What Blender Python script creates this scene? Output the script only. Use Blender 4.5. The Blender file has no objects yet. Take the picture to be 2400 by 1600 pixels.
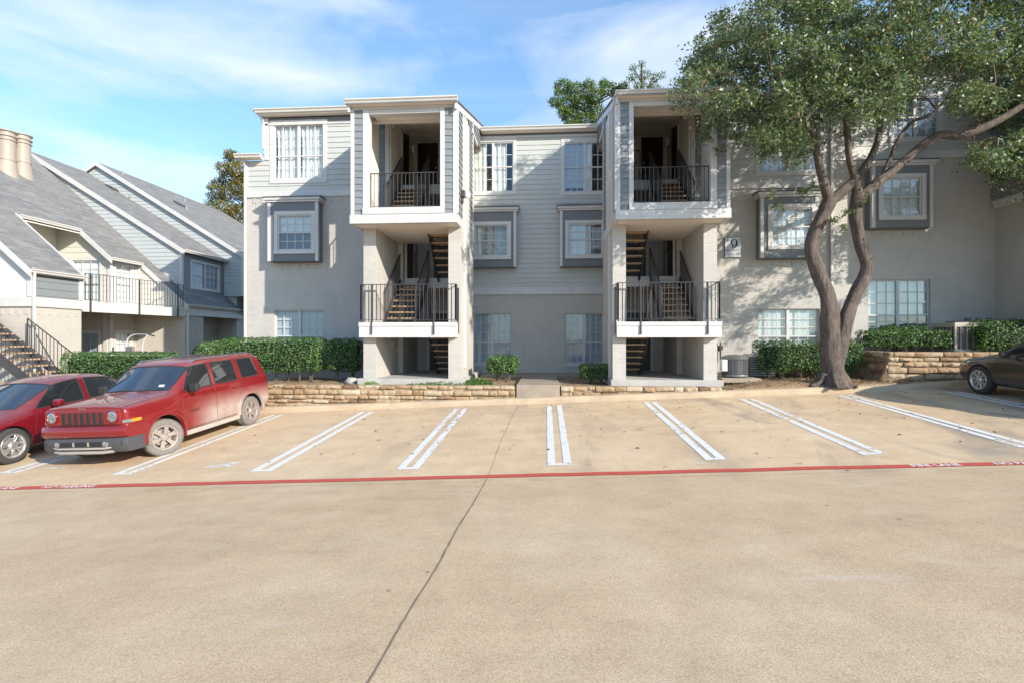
import bpy, bmesh, math, random
import numpy as np
from mathutils import Vector, Matrix, noise
from mathutils.bvhtree import BVHTree
random.seed(11); rng = np.random.default_rng(5)
scene = bpy.context.scene
COL = scene.collection
R = math.radians
# ---- camera calibration: pixel of the 2400x1600 photograph -> point on a vertical plane of the place
F = 1180.0; YAW = math.atan(80/F); ca, sa = math.cos(YAW), math.sin(YAW); H = 2.0
def W(px, py, Y):
    l = (px-1200)/F; d = Y/(ca+l*sa)
    return ((l*ca-sa)*d, Y, H+(797-py)/F*d)
def WXp(px, py, X):
    l = (px-1200)/F; d = X/(l*ca-sa)
    return (X, (ca+l*sa)*d, H+(797-py)/F*d)
def rect(pl, pr, pt, pb, Y):
    pm = (pl+pr)/2
    return W(pl, 800, Y)[0], W(pr, 800, Y)[0], W(pm, pb, Y)[2], W(pm, pt, Y)[2]
def lotz(x, y):
    xx = max(-30, min(30, x))
    if y < 7.4:
        return 0.003+.043*xx+.075*(7.4-max(y, -6))
    return 0.003+.043*xx+.055*(min(y, 18)-7.4)
# ---- object helpers
ROOT = {}
def link(o): COL.objects.link(o); return o
def tag(o, label=None, cat=None, group=None, kind=None):
    if label: o['label'] = label
    if cat: o['category'] = cat
    if group: o['group'] = group
    if kind: o['kind'] = kind
    return o
def thing(name, label, cat, loc=(0, 0, 0), rz=0, group=None, kind=None):
    o = link(bpy.data.objects.new(name, None)); o.location = loc; o.rotation_euler = (0, 0, rz)
    o.empty_display_size = .2
    ROOT[o.name] = (Matrix.Translation(Vector(loc)) @ Matrix.Rotation(rz, 4, 'Z')).inverted()
    return tag(o, label, cat, group, kind)
class MB:
    def __init__(s): s.v = []; s.f = []; s.m = []
    def poly(s, pts, mi=0):
        n = len(s.v); s.v += [tuple(p) for p in pts]; s.f.append(tuple(range(n, n+len(pts)))); s.m.append(mi)
    def hexa(s, p, mi=0):   # p: 8 corners, bottom 4 ccw, top 4 ccw
        n = len(s.v); s.v += [tuple(q) for q in p]
        for f in ((0, 3, 2, 1), (4, 5, 6, 7), (0, 1, 5, 4), (1, 2, 6, 5), (2, 3, 7, 6), (3, 0, 4, 7)):
            s.f.append(tuple(n+i for i in f)); s.m.append(mi)
    def box(s, x0, x1, y0, y1, z0, z1, mi=0, T=None):
        p = [(x0, y0, z0), (x1, y0, z0), (x1, y1, z0), (x0, y1, z0), (x0, y0, z1), (x1, y0, z1), (x1, y1, z1), (x0, y1, z1)]
        if T: p = [T(*q) for q in p]
        s.hexa(p, mi)
    def bar(s, a, b, w, h=None, mi=0, up=(0, 0, 1)):
        a = Vector(a); b = Vector(b); h = h or w; d = (b-a).normalized(); u = Vector(up)
        if abs(d.dot(u)) > .95: u = Vector((0, 1, 0))
        r = d.cross(u).normalized(); u = r.cross(d)
        r = r*w/2; u = u*h/2
        s.hexa([a-r-u, a+r-u, b+r-u, b-r-u, a-r+u, a+r+u, b+r+u, b-r+u], mi)
    def tube(s, pts, rad, n=8, mi=0, cap=True):
        pts = [Vector(p) for p in pts]
        rr = rad if isinstance(rad, (list, tuple)) else [rad]*len(pts)
        base = len(s.v); prev = None
        for i, p in enumerate(pts):
            d = (pts[min(i+1, len(pts)-1)]-pts[max(i-1, 0)]).normalized()
            if prev is None:
                u = Vector((0, 0, 1)) if abs(d.z) < .9 else Vector((1, 0, 0))
                u = (u-d*u.dot(d)).normalized()
            else:
                u = (prev-d*prev.dot(d)).normalized()
            prev = u; w = d.cross(u)
            for k in range(n):
                t = 2*math.pi*k/n
                s.v.append(tuple(p+(u*math.cos(t)+w*math.sin(t))*rr[i]))
        for i in range(len(pts)-1):
            for k in range(n):
                a = base+i*n+k; b = base+i*n+(k+1) % n
                s.f.append((a, b, b+n, a+n)); s.m.append(mi)
        if cap:
            s.f.append(tuple(base+k for k in range(n))[::-1]); s.m.append(mi)
            e = base+(len(pts)-1)*n
            s.f.append(tuple(e+k for k in range(n))); s.m.append(mi)
    def lathe(s, c, prof, n=24, axis='z', mi=0, a0=0, a1=2*math.pi):
        # prof: (r, h) list, revolved about axis through c
        base = len(s.v); full = abs(a1-a0-2*math.pi) < 1e-6; m = n if full else n+1
        for (r, h) in prof:
            for k in range(m):
                t = a0+(a1-a0)*k/n
                x, y = r*math.cos(t), r*math.sin(t)
                if axis == 'z': p = (c[0]+x, c[1]+y, c[2]+h)
                elif axis == 'x': p = (c[0]+h, c[1]+x, c[2]+y)
                else: p = (c[0]+x, c[1]+h, c[2]+y)
                s.v.append(p)
        for i in range(len(prof)-1):
            for k in range(n):
                a = base+i*m+k; b = base+i*m+((k+1) % m)
                s.f.append((a, b, b+m, a+m)); s.m.append(mi)
    def grid(s, P, mi=0):
        base = len(s.v); nr = len(P); nc = len(P[0])
        for row in P: s.v += [tuple(q) for q in row]
        for i in range(nr-1):
            for j in range(nc-1):
                a = base+i*nc+j; s.f.append((a, a+1, a+nc+1, a+nc)); s.m.append(mi)
    def build(s, name, mats, parent=None, smooth=None, bevel=0, local=False, recalc=True, label=None):
        me = bpy.data.meshes.new(name)
        v = s.v
        if parent is not None and not local:
            r = parent
            while r.parent: r = r.parent
            M = ROOT[r.name]
            v = [tuple(M @ Vector(p)) for p in v]
        me.from_pydata(v, [], s.f)
        if not isinstance(mats, (list, tuple)): mats = [mats]
        for m in mats: me.materials.append(m)
        if any(s.m): me.polygons.foreach_set('material_index', s.m)
        if recalc:
            bm = bmesh.new(); bm.from_mesh(me); bmesh.ops.recalc_face_normals(bm, faces=bm.faces); bm.to_mesh(me); bm.free()
        if smooth is not None:
            me.polygons.foreach_set('use_smooth', [True]*len(me.polygons))
            if smooth < 180: me.set_sharp_from_angle(angle=R(smooth))
        o = link(bpy.data.objects.new(name, me))
        if parent is not None: o.parent = parent
        if bevel:
            b = o.modifiers.new('bevel', 'BEVEL'); b.width = bevel; b.segments = 2; b.limit_method = 'ANGLE'; b.angle_limit = R(40)
        if label: o['label'] = label
        return o
# wall maps: u along the wall, w out of it
def mapS(Y): return lambda u, w, z: (u, Y-w, z)          # faces the camera side (-Y)
def mapE(X): return lambda u, w, z: (X+w, u, z)          # faces +X
def mapWst(X): return lambda u, w, z: (X-w, u, z)        # faces -X
def mbox(mb, M, u0, u1, w0, w1, z0, z1, mi=0):
    mb.box(u0, u1, w0, w1, z0, z1, mi, T=M)
def pspan(poly, z):
    xs = []
    n = len(poly)
    for i in range(n):
        (u1, z1), (u2, z2) = poly[i], poly[(i+1) % n]
        if abs(z1-z2) < 1e-9:
            if abs(z-z1) < 1e-6: xs += [u1, u2]
            continue
        t = (z-z1)/(z2-z1)
        if -1e-6 <= t <= 1+1e-6: xs.append(u1+(u2-u1)*t)
    return (min(xs), max(xs)) if xs else None
def siding(mb, M, poly, holes=(), course=.18, z00=None, w=.0, mi=0):
    zs = [p[1] for p in poly]; zmin, zmax = min(zs), max(zs); z00 = zmin if z00 is None else z00
    k = math.floor((zmin-z00)/course)
    cuts = sorted(set([p[1] for p in poly]+[h[2] for h in holes]+[h[3] for h in holes]))
    while z00+k*course < zmax-1e-4:
        c0 = z00+k*course; c1 = c0+course; k += 1
        a, b = max(c0, zmin), min(c1, zmax)
        if b-a < 2e-3: continue
        zz = [a]+[c for c in cuts if a+1e-3 < c < b-1e-3]+[b]
        for za, zb in zip(zz, zz[1:]):
            s0 = pspan(poly, za+1e-4); s1 = pspan(poly, zb-1e-4)
            if not s0 or not s1: continue
            segs = [(s0[0], s0[1], s1[0], s1[1])]
            for h in holes:
                if h[2] < (za+zb)/2 < h[3]:
                    ns = []
                    for q in segs:
                        if h[1] <= min(q[0], q[2]) or h[0] >= max(q[1], q[3]): ns.append(q); continue
                        if h[0] > min(q[0], q[2]): ns.append((q[0], min(h[0], q[1]), q[2], min(h[0], q[3])))
                        if h[1] < max(q[1], q[3]): ns.append((max(h[1], q[0]), q[1], max(h[1], q[2]), q[3]))
                    segs = ns
            wo = lambda z: w+.024-.020*(z-c0)/course
            for q in segs:
                mb.poly([M(q[0], wo(za), za), M(q[1], wo(za), za), M(q[3], wo(zb), zb), M(q[2], wo(zb), zb)], mi)
                if za == a: mb.poly([M(q[0], w-.004, za), M(q[1], w-.004, za), M(q[1], wo(za), za), M(q[0], wo(za), za)], mi)
def wallholes(mb, M, u0, u1, z0, z1, holes, depth=.12, mi=0, w=0.0):
    us = sorted(set([u0, u1]+[min(max(h[i], u0), u1) for h in holes for i in (0, 1)]))
    zs = sorted(set([z0, z1]+[min(max(h[i], z0), z1) for h in holes for i in (2, 3)]))
    for a, b in zip(us, us[1:]):
        for c, d in zip(zs, zs[1:]):
            um, zm = (a+b)/2, (c+d)/2
            if any(h[0] < um < h[1] and h[2] < zm < h[3] for h in holes): continue
            mb.poly([M(a, w, c), M(b, w, c), M(b, w, d), M(a, w, d)], mi)
    for h in holes:
        a, b, c, d = h
        for p, q in (((a, c), (b, c)), ((b, c), (b, d)), ((b, d), (a, d)), ((a, d), (a, c))):
            mb.poly([M(p[0], w, p[1]), M(q[0], w, q[1]), M(q[0], w-depth, q[1]), M(p[0], w-depth, p[1])], mi)
# ---- materials
def newmat(name):
    m = bpy.data.materials.new(name); m.use_nodes = True
    nt = m.node_tree; b = nt.nodes['Principled BSDF']
    return m, nt, b
def N(nt, t, **kw):
    n = nt.nodes.new('ShaderNode'+t)
    for k, v in kw.items():
        if k.startswith('i_'): n.inputs[k[2:].replace('_', ' ')].default_value = v
        else: setattr(n, k, v)
    return n
def rgba(c): return (c[0], c[1], c[2], 1)
def ramp(nt, fac, stops):
    r = N(nt, 'ValToRGB'); e = r.color_ramp.elements
    e[0].position, e[0].color = stops[0][0], rgba(stops[0][1]); e[1].position, e[1].color = stops[-1][0], rgba(stops[-1][1])
    for p, c in stops[1:-1]:
        k = e.new(p); k.color = rgba(c)
    nt.links.new(fac, r.inputs[0]); return r.outputs[0]
def mixc(nt, fac, a, b, mode='MIX'):
    m = N(nt, 'Mix', data_type='RGBA', blend_type=mode)
    for i, v in ((0, fac), (6, a), (7, b)):
        if hasattr(v, 'links'): nt.links.new(v, m.inputs[i])
        else: m.inputs[i].default_value = rgba(v) if isinstance(v, (tuple, list)) else v
    return m.outputs[2]
def math_(nt, op, a, b=None, c=None, clamp=False):
    m = N(nt, 'Math', operation=op, use_clamp=clamp)
    for i, v in enumerate((a, b, c)):
        if v is None: continue
        if hasattr(v, 'links'): nt.links.new(v, m.inputs[i])
        else: m.inputs[i].default_value = v
    return m.outputs[0]
def coords(nt, scale=(1, 1, 1), loc=(0, 0, 0), rot=(0, 0, 0), kind='Object'):
    t = N(nt, 'TexCoord'); mp = N(nt, 'Mapping')
    mp.inputs['Scale'].default_value = scale; mp.inputs['Location'].default_value = loc; mp.inputs['Rotation'].default_value = rot
    nt.links.new(t.outputs[kind], mp.inputs[0]); return mp.outputs[0]
def noise_(nt, co, scale, detail=4, rough=.5, dist=0):
    n = N(nt, 'TexNoise'); n.inputs['Scale'].default_value = scale; n.inputs['Detail'].default_value = detail
    n.inputs['Roughness'].default_value = rough; n.inputs['Distortion'].default_value = dist
    nt.links.new(co, n.inputs['Vector']); return n.outputs['Fac']
def bump(nt, b, h, strength=.3, dist=.01):
    n = N(nt, 'Bump'); n.inputs['Strength'].default_value = strength; n.inputs['Distance'].default_value = dist
    nt.links.new(h, n.inputs['Height']); nt.links.new(n.outputs[0], b.inputs['Normal'])
def paint(name, c, rough=.55, var=.08, nscale=1.2, grime=0.0, bmp=0.0, metallic=0, spec=.4):
    m, nt, b = newmat(name); co = coords(nt)
    n = noise_(nt, co, nscale, 6, .6)
    lo = tuple(x*(1-var) for x in c); hi = tuple(min(1, x*(1+var)) for x in c)
    col = ramp(nt, n, [(.3, lo), (.7, hi)])
    if grime:
        co2 = coords(nt, (6, 6, .8)); g = noise_(nt, co2, 1.0, 5, .65)
        g = math_(nt, 'MULTIPLY', math_(nt, 'GREATER_THAN', g, 2), 0) if False else ramp(nt, g, [(.5, (0, 0, 0)), (.75, (1, 1, 1))])
        col = mixc(nt, math_(nt, 'MULTIPLY', g, grime), col, tuple(x*.62 for x in c))
    nt.links.new(col, b.inputs['Base Color']); b.inputs['Roughness'].default_value = rough
    b.inputs['Metallic'].default_value = metallic; b.inputs['Specular IOR Level'].default_value = spec
    if bmp: bump(nt, b, noise_(nt, co, 40, 4), bmp, .004)
    return m
def brick(name, c, mortar=.93, bmpd=.006):
    m, nt, b = newmat(name)
    t = N(nt, 'TexCoord'); s = N(nt, 'SeparateXYZ'); nt.links.new(t.outputs['Object'], s.inputs[0])
    u = math_(nt, 'ADD', s.outputs[0], s.outputs[1]); cb = N(nt, 'CombineXYZ')
    nt.links.new(u, cb.inputs[0]); nt.links.new(s.outputs[2], cb.inputs[1])
    br = N(nt, 'TexBrick'); nt.links.new(cb.outputs[0], br.inputs['Vector'])
    br.inputs['Scale'].default_value = 1; br.inputs['Brick Width'].default_value = .21; br.inputs['Row Height'].default_value = .075
    br.inputs['Mortar Size'].default_value = .006; br.inputs['Mortar Smooth'].default_value = .6
    br.inputs['Color1'].default_value = rgba(tuple(x*1.03 for x in c)); br.inputs['Color2'].default_value = rgba(tuple(x*.96 for x in c))
    br.inputs['Mortar'].default_value = rgba(tuple(x*mortar for x in c))
    n = noise_(nt, t.outputs['Object'], .9, 6, .6)
    col = mixc(nt, 1, br.outputs[0], ramp(nt, n, [(.3, (.9, .9, .9)), (.7, (1.05, 1.04, 1.03))]), 'MULTIPLY')
    gm = noise_(nt, coords(nt, (5, 5, .5)), 1.0, 6, .7)
    col = mixc(nt, math_(nt, 'MULTIPLY', ramp(nt, gm, [(.5, (0, 0, 0)), (.75, (1, 1, 1))]), .28), col, tuple(x*.7 for x in c))
    nt.links.new(col, b.inputs['Base Color']); b.inputs['Roughness'].default_value = .75
    n2 = noise_(nt, t.outputs['Object'], 14, 4)
    h = math_(nt, 'ADD', math_(nt, 'MULTIPLY', br.outputs[1], -1), math_(nt, 'MULTIPLY', n2, .5))
    bump(nt, b, h, .6, bmpd)
    return m
def shingle(name, c1, c2, axis='Y'):
    m, nt, b = newmat(name)
    t = N(nt, 'TexCoord'); s = N(nt, 'SeparateXYZ'); nt.links.new(t.outputs['Object'], s.inputs[0])
    cb = N(nt, 'CombineXYZ')
    nt.links.new(s.outputs[1 if axis == 'Y' else 0], cb.inputs[0]); nt.links.new(s.outputs[2], cb.inputs[1])
    br = N(nt, 'TexBrick'); nt.links.new(cb.outputs[0], br.inputs['Vector'])
    br.inputs['Scale'].default_value = 1; br.inputs['Brick Width'].default_value = .42; br.inputs['Row Height'].default_value = .095
    br.inputs['Mortar Size'].default_value = .004; br.offset = .37; br.offset_frequency = 3; br.squash = 1.6; br.squash_frequency = 2
    br.inputs['Color1'].default_value = rgba(c1); br.inputs['Color2'].default_value = rgba(c2); br.inputs['Mortar'].default_value = rgba(tuple(x*.55 for x in c1))
    mp = N(nt, 'Mapping'); mp.inputs['Scale'].default_value = (1.2, 1.2, 9); nt.links.new(t.outputs['Object'], mp.inputs[0])
    n = noise_(nt, mp.outputs[0], 1.2, 6, .7)
    col = mixc(nt, .75, br.outputs[0], ramp(nt, n, [(.28, (.55, .55, .56)), (.5, (1, 1, 1)), (.72, (1.4, 1.38, 1.34))]), 'MULTIPLY')
    nt.links.new(col, b.inputs['Base Color']); b.inputs['Roughness'].default_value = .9
    bump(nt, b, math_(nt, 'MULTIPLY', br.outputs[1], -1), .5, .01)
    return m
def glassmat(name, tint=(.9, .95, .95), refl=.09):
    m, nt, b = newmat(name); out = nt.nodes['Material Output']; nt.nodes.remove(b)
    tr = N(nt, 'BsdfTransparent'); tr.inputs[0].default_value = rgba(tint)
    gl = N(nt, 'BsdfGlossy'); gl.inputs['Roughness'].default_value = .015; gl.inputs['Color'].default_value = (.95, .98, 1, 1)
    fr = N(nt, 'LayerWeight'); fr.inputs['Blend'].default_value = .5
    co = coords(nt); bp = N(nt, 'Bump'); bp.inputs['Strength'].default_value = .12; bp.inputs['Distance'].default_value = .02
    nt.links.new(noise_(nt, co, 1.6, 2), bp.inputs['Height']); nt.links.new(bp.outputs[0], gl.inputs['Normal'])
    f = math_(nt, 'ADD', math_(nt, 'MULTIPLY', math_(nt, 'POWER', fr.outputs['Facing'], 4), .7), refl, clamp=True)
    mx = N(nt, 'MixShader'); nt.links.new(f, mx.inputs[0]); nt.links.new(tr.outputs[0], mx.inputs[1]); nt.links.new(gl.outputs[0], mx.inputs[2])
    nt.links.new(mx.outputs[0], out.inputs[0]); return m
MT = {}
MT['brick'] = brick('painted_brick', (.455, .43, .395))
MT['brick_l'] = brick('painted_brick_pale', (.47, .43, .38))
MT['white'] = paint('white_trim_paint', (.52, .505, .49), .45, .06, 2.0, .16)
MT['lap'] = paint('pale_green_grey_siding', (.45, .455, .43), .5, .06, .8, .16)
MT['lapd'] = paint('slate_grey_siding', (.20, .215, .225), .5, .06, .8, .05)
MT['box'] = paint('bay_slate_paint', (.15, .158, .172), .5, .05)
MT['stucco'] = paint('taupe_stucco', (.66, .62, .55), .8, .06, 3, .06, .4)
MT['soffit'] = paint('beige_soffit', (.74, .67, .59), .6, .04)
MT['gutter'] = paint('gutter_beige_metal', (.56, .53, .49), .4, .04)
MT['door'] = paint('near_black_brown_door', (.022, .016, .014), .35, .1)
MT['iron'] = paint('black_iron_paint', (.055, .05, .052), .4, .15, 8)
MT['roof'] = shingle('grey_shingles', (.165, .16, .155), (.215, .207, .198))
MT['roofx'] = shingle('grey_shingles_front', (.13, .14, .16), (.2, .2, .21), 'X')
MT['dark'] = paint('dark_interior', (.02, .022, .025), .9)
MT['curtain'] = paint('white_curtain_cloth', (.80, .78, .73), .9, .06, 5)
MT['blind'] = paint('pale_blind_vinyl', (.36, .39, .45), .6, .05, 2)
MT['blindw'] = paint('white_blind_vinyl', (.74, .76, .77), .6, .04, 2)
MT['glass'] = glassmat('window_glass')
MT['glassd'] = glassmat('screened_window_glass', (.5, .53, .57), .1)
MT['metal'] = paint('galvanised_metal', (.45, .44, .42), .35, .1, 6, metallic=.7)
MT['brass'] = paint('door_knob_metal', (.6, .5, .3), .3, metallic=1)
def woodm():
    m, nt, b = newmat('tread_wood'); co = coords(nt, (1.5, 14, 14))
    n = noise_(nt, co, 2.2, 6, .65)
    nt.links.new(ramp(nt, n, [(.3, (.27, .165, .09)), (.55, (.42, .28, .17)), (.75, (.55, .40, .26))]), b.inputs['Base Color'])
    b.inputs['Roughness'].default_value = .75; bump(nt, b, n, .3, .004); return m
MT['wood'] = woodm()
MT['light_on'] = newmat('lamp_diffuser')[0]
_b = MT['light_on'].node_tree.nodes['Principled BSDF']; _b.inputs['Base Color'].default_value = (.85, .84, .8, 1); _b.inputs['Roughness'].default_value = .3
def concrete():
    m, nt, b = newmat('tan_aggregate_concrete'); co = coords(nt)
    big = noise_(nt, co, .33, 6, .62); mid = noise_(nt, co, 2.3, 6, .6)
    sp = noise_(nt, co, 110, 3, .75); sp2 = noise_(nt, co, 21, 3, .7)
    c = ramp(nt, big, [(.28, (.585, .43, .275)), (.5, (.65, .49, .32)), (.72, (.695, .545, .375))])
    c = mixc(nt, .75, c, ramp(nt, mid, [(.28, (.82, .79, .77)), (.72, (1.06, 1.05, 1.05))]), 'MULTIPLY')
    c = mixc(nt, .7, c, ramp(nt, sp, [(.30, (.66, .63, .58)), (.5, (1, 1, 1)), (.68, (1.22, 1.22, 1.22))]), 'MULTIPLY')
    c = mixc(nt, .35, c, ramp(nt, sp2, [(.3, (.84, .81, .78)), (.6, (1.06, 1.06, 1.06))]), 'MULTIPLY')
    vo = N(nt, 'TexVoronoi'); vo.inputs['Scale'].default_value = 85; nt.links.new(co, vo.inputs['Vector'])
    peb = ramp(nt, vo.outputs['Distance'], [(.0, (1.1, 1.1, 1.1)), (.35, (1.0, 1, 1)), (.75, (.78, .76, .73))])
    lng = noise_(nt, coords(nt, (.22, 1.7, 1), (2, 5, 0)), 1.0, 6, .62, .3)
    c = mixc(nt, .45, c, ramp(nt, lng, [(.3, (.84, .82, .80)), (.5, (1, 1, 1)), (.7, (1.05, 1.04, 1.04))]), 'MULTIPLY')
    # exposed aggregate of the driveway strip, smoother worn stalls
    s = N(nt, 'SeparateXYZ'); nt.links.new(co, s.inputs[0])
    yy = math_(nt, 'ADD', s.outputs[1], math_(nt, 'MULTIPLY', mid, .5))
    near = math_(nt, 'SUBTRACT', 1, math_(nt, 'SMOOTH_MIN', 1, math_(nt, 'MAXIMUM', math_(nt, 'SUBTRACT', yy, 7.0), 0), .3), clamp=True)
    c = mixc(nt, math_(nt, 'MULTIPLY_ADD', near, .35, .45), c, peb, 'MULTIPLY')
    # oil and tyre stains of the stalls: blotches that belong to the slab
    st = noise_(nt, coords(nt, (.62, .30, 1), (3.2, 1.1, 0)), 1.0, 5, .6, .8)
    stm = ramp(nt, st, [(.48, (0, 0, 0)), (.64, (1, 1, 1))])
    stm = math_(nt, 'MULTIPLY', stm, math_(nt, 'SUBTRACT', 1, near, clamp=True))
    xr = math_(nt, 'MULTIPLY_ADD', s.outputs[0], .07, .55, clamp=True)
    c = mixc(nt, math_(nt, 'MULTIPLY', stm, xr), c, (.31, .25, .195))
    wh = noise_(nt, coords(nt, (1, 2.2, 1), (9, 4, 0)), .9, 6, .7, .4)
    c = mixc(nt, math_(nt, 'MULTIPLY', ramp(nt, wh, [(.6, (0, 0, 0)), (.74, (1, 1, 1))]), .3), c, (.66, .60, .52))
    dots = N(nt, 'TexVoronoi'); dots.inputs['Scale'].default_value = 1.7; nt.links.new(coords(nt, (1, .8, 1)), dots.inputs['Vector'])
    dm = ramp(nt, dots.outputs['Distance'], [(.02, (1, 1, 1)), (.04, (0, 0, 0))])
    c = mixc(nt, math_(nt, 'MULTIPLY', dm, .7), c, (.10, .08, .06))
    nt.links.new(c, b.inputs['Base Color']); b.inputs['Roughness'].default_value = .88; b.inputs['Specular IOR Level'].default_value = .25
    bump(nt, b, math_(nt, 'ADD', sp, math_(nt, 'MULTIPLY', vo.outputs['Distance'], -.6)), .22, .004)
    return m
MT['conc'] = concrete()
MT['curb'] = paint('curb_concrete', (.45, .345, .235), .9, .16, 2.2, .35, .6)
MT['walk'] = paint('walk_concrete', (.30, .245, .19), .9, .16, 2.2, .2, .5)  # base tone darkened to carry the shade lying on the walk
MT['slab'] = paint('stair_slab_concrete', (.40, .38, .35), .85, .12, 2.2, .2, .4)
def marking(name, c, wear):
    m, nt, b = newmat(name); out = nt.nodes['Material Output']; co = coords(nt)
    n = noise_(nt, co, 9, 6, .75); n2 = noise_(nt, co, 1.1, 3, .5)
    col = ramp(nt, noise_(nt, co, 30, 3), [(.3, tuple(x*.86 for x in c)), (.7, c)])
    nt.links.new(col, b.inputs['Base Color']); b.inputs['Roughness'].default_value = .7
    tr = N(nt, 'BsdfTransparent'); mx = N(nt, 'MixShader')
    v = math_(nt, 'ADD', math_(nt, 'MULTIPLY', n, .7), math_(nt, 'MULTIPLY', n2, .5))
    f = ramp(nt, v, [(wear, (1, 1, 1)), (wear+.06, (0, 0, 0))])
    nt.links.new(f, mx.inputs[0]); nt.links.new(b.outputs[0], mx.inputs[1]); nt.links.new(tr.outputs[0], mx.inputs[2])
    nt.links.new(mx.outputs[0], out.inputs[0]); return m
MT['mark'] = marking('white_marking_paint', (.74, .73, .71), .485)
MT['markw'] = marking('worn_white_marking_paint', (.78, .76, .72), .47)
MT['markf'] = marking('faded_marking_paint', (.70, .66, .58), .62)
MT['red'] = marking('red_fire_lane_paint', (.52, .085, .06), .40)
def soilm():
    m, nt, b = newmat('dirt_with_leaf_litter'); co = coords(nt)
    n = noise_(nt, co, 2, 6, .7); n2 = noise_(nt, co, 26, 4, .7)
    c = ramp(nt, n, [(.3, (.14, .09, .055)), (.5, (.25, .17, .10)), (.7, (.40, .29, .18))])
    c = mixc(nt, .9, c, ramp(nt, n2, [(.3, (.5, .45, .4)), (.5, (1, 1, 1)), (.66, (1.7, 1.5, 1.2))]), 'MULTIPLY')
    nt.links.new(c, b.inputs['Base Color']); b.inputs['Roughness'].default_value = .95
    bump(nt, b, n2, .8, .03); return m
MT['soil'] = soilm()
def stonem():
    m, nt, b = newmat('ledge_sandstone'); co = coords(nt)
    oi = N(nt, 'Attribute', attribute_name='tone', attribute_type='GEOMETRY')
    n = noise_(nt, co, 7, 6, .65); n2 = noise_(nt, co, 30, 3)
    c = ramp(nt, oi.outputs['Fac'], [(0, (.17, .10, .06)), (.25, (.29, .18, .10)), (.5, (.37, .26, .155)), (.8, (.42, .33, .22)), (1, (.46, .38, .28))])
    c = mixc(nt, .8, c, ramp(nt, n, [(.28, (.45, .36, .3)), (.5, (1, 1, 1)), (.75, (1.25, 1.2, 1.1))]), 'MULTIPLY')
    nt.links.new(c, b.inputs['Base Color']); b.inputs['Roughness'].default_value = .9
    bump(nt, b, math_(nt, 'ADD', n, math_(nt, 'MULTIPLY', n2, .4)), .9, .03); return m
MT['stone'] = stonem()
MT['mortar'] = paint('sandy_mortar', (.40, .30, .19), .95, .2, 9, 0, .8)
# =================== camera, light, sky
cam = link(bpy.data.objects.new('camera', bpy.data.cameras.new('camera'))); scene.camera = cam
cam.data.sensor_width = 36; cam.data.lens = F/2400*36; cam.data.shift_y = -3/2400; cam.data.clip_end = 3000; cam.data.clip_start = .05
cam.location = (0, 0, H); cam.rotation_euler = (R(90), 0, YAW)
LD = Vector((-1.35, 1.0, -.72)).normalized()
sun = link(bpy.data.objects.new('sun', bpy.data.lights.new('sun', 'SUN'))); sun.data.energy = 4.4; sun.data.angle = R(.5); sun.data.color = (1, .925, .81)
sun.rotation_euler = LD.to_track_quat('-Z', 'Y').to_euler(); sun.location = (20, -15, 30)
wd = bpy.data.worlds.new('World'); scene.world = wd; wd.use_nodes = True
nt = wd.node_tree; bg = nt.nodes['Background']
sky = N(nt, 'TexSky', sky_type='NISHITA'); sky.sun_disc = False
sky.sun_elevation = math.asin(-LD.z); sky.sun_rotation = math.atan2(-LD.x, -LD.y); sky.altitude = 200
sky.air_density = 1.0; sky.dust_density = .6; sky.ozone_density = 2.2
tc = N(nt, 'TexCoord')
def vdir(scale, rot, loc):
    mp = N(nt, 'Mapping'); mp.inputs['Scale'].default_value = scale; mp.inputs['Rotation'].default_value = rot; mp.inputs['Location'].default_value = loc
    nt.links.new(tc.outputs['Generated'], mp.inputs[0]); return mp.outputs[0]
c1 = noise_(nt, vdir((1.1, 1.0, 4.2), (0, R(-20), R(12)), (3.1, 0, 1.9)), 1.35, 8, .56, .45)
c2 = noise_(nt, vdir((1, 1, 7), (0, R(-14), 0), (0, 4, 1)), 2.6, 7, .6, .3)
sv = N(nt, 'SeparateXYZ'); nt.links.new(tc.outputs['Generated'], sv.inputs[0])
su = math_(nt, 'DIVIDE', sv.outputs[0], math_(nt, 'MAXIMUM', sv.outputs[1], .05)); sw_ = math_(nt, 'DIVIDE', sv.outputs[2], math_(nt, 'MAXIMUM', sv.outputs[1], .05))
def streak(a, b, wd_, u0, u1):
    d = math_(nt, 'ABSOLUTE', math_(nt, 'SUBTRACT', sw_, math_(nt, 'MULTIPLY_ADD', su, b, a)))
    m = math_(nt, 'SUBTRACT', 1, math_(nt, 'DIVIDE', d, wd_), clamp=True)
    e = math_(nt, 'MULTIPLY', math_(nt, 'MULTIPLY', math_(nt, 'SUBTRACT', su, u0), 4, clamp=True), math_(nt, 'MULTIPLY', math_(nt, 'SUBTRACT', u1, su), 4, clamp=True))
    return math_(nt, 'MULTIPLY', math_(nt, 'MULTIPLY', m, e), sv_front)
sv_front = math_(nt, 'GREATER_THAN', sv.outputs[1], .1)
bands = math_(nt, 'ADD', math_(nt, 'MULTIPLY', streak(.44, -.2, .13, -2, -.15), .20), math_(nt, 'ADD', math_(nt, 'MULTIPLY', streak(.57, .06, .10, -.6, .6), .10), math_(nt, 'MULTIPLY', streak(.36, .02, .12, -2, -.45), .16)))
c1 = math_(nt, 'ADD', math_(nt, 'SUBTRACT', c1, .06), bands)
m1 = ramp(nt, c1, [(.46, (0, 0, 0)), (.72, (1, 1, 1))]); m2 = ramp(nt, c2, [(.45, (0, 0, 0)), (.9, (1, 1, 1))])
cm = math_(nt, 'ADD', math_(nt, 'MULTIPLY', m1, .95), math_(nt, 'MULTIPLY', m2, .18), clamp=True)
sz = N(nt, 'SeparateXYZ'); nt.links.new(tc.outputs['Generated'], sz.inputs[0])
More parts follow.
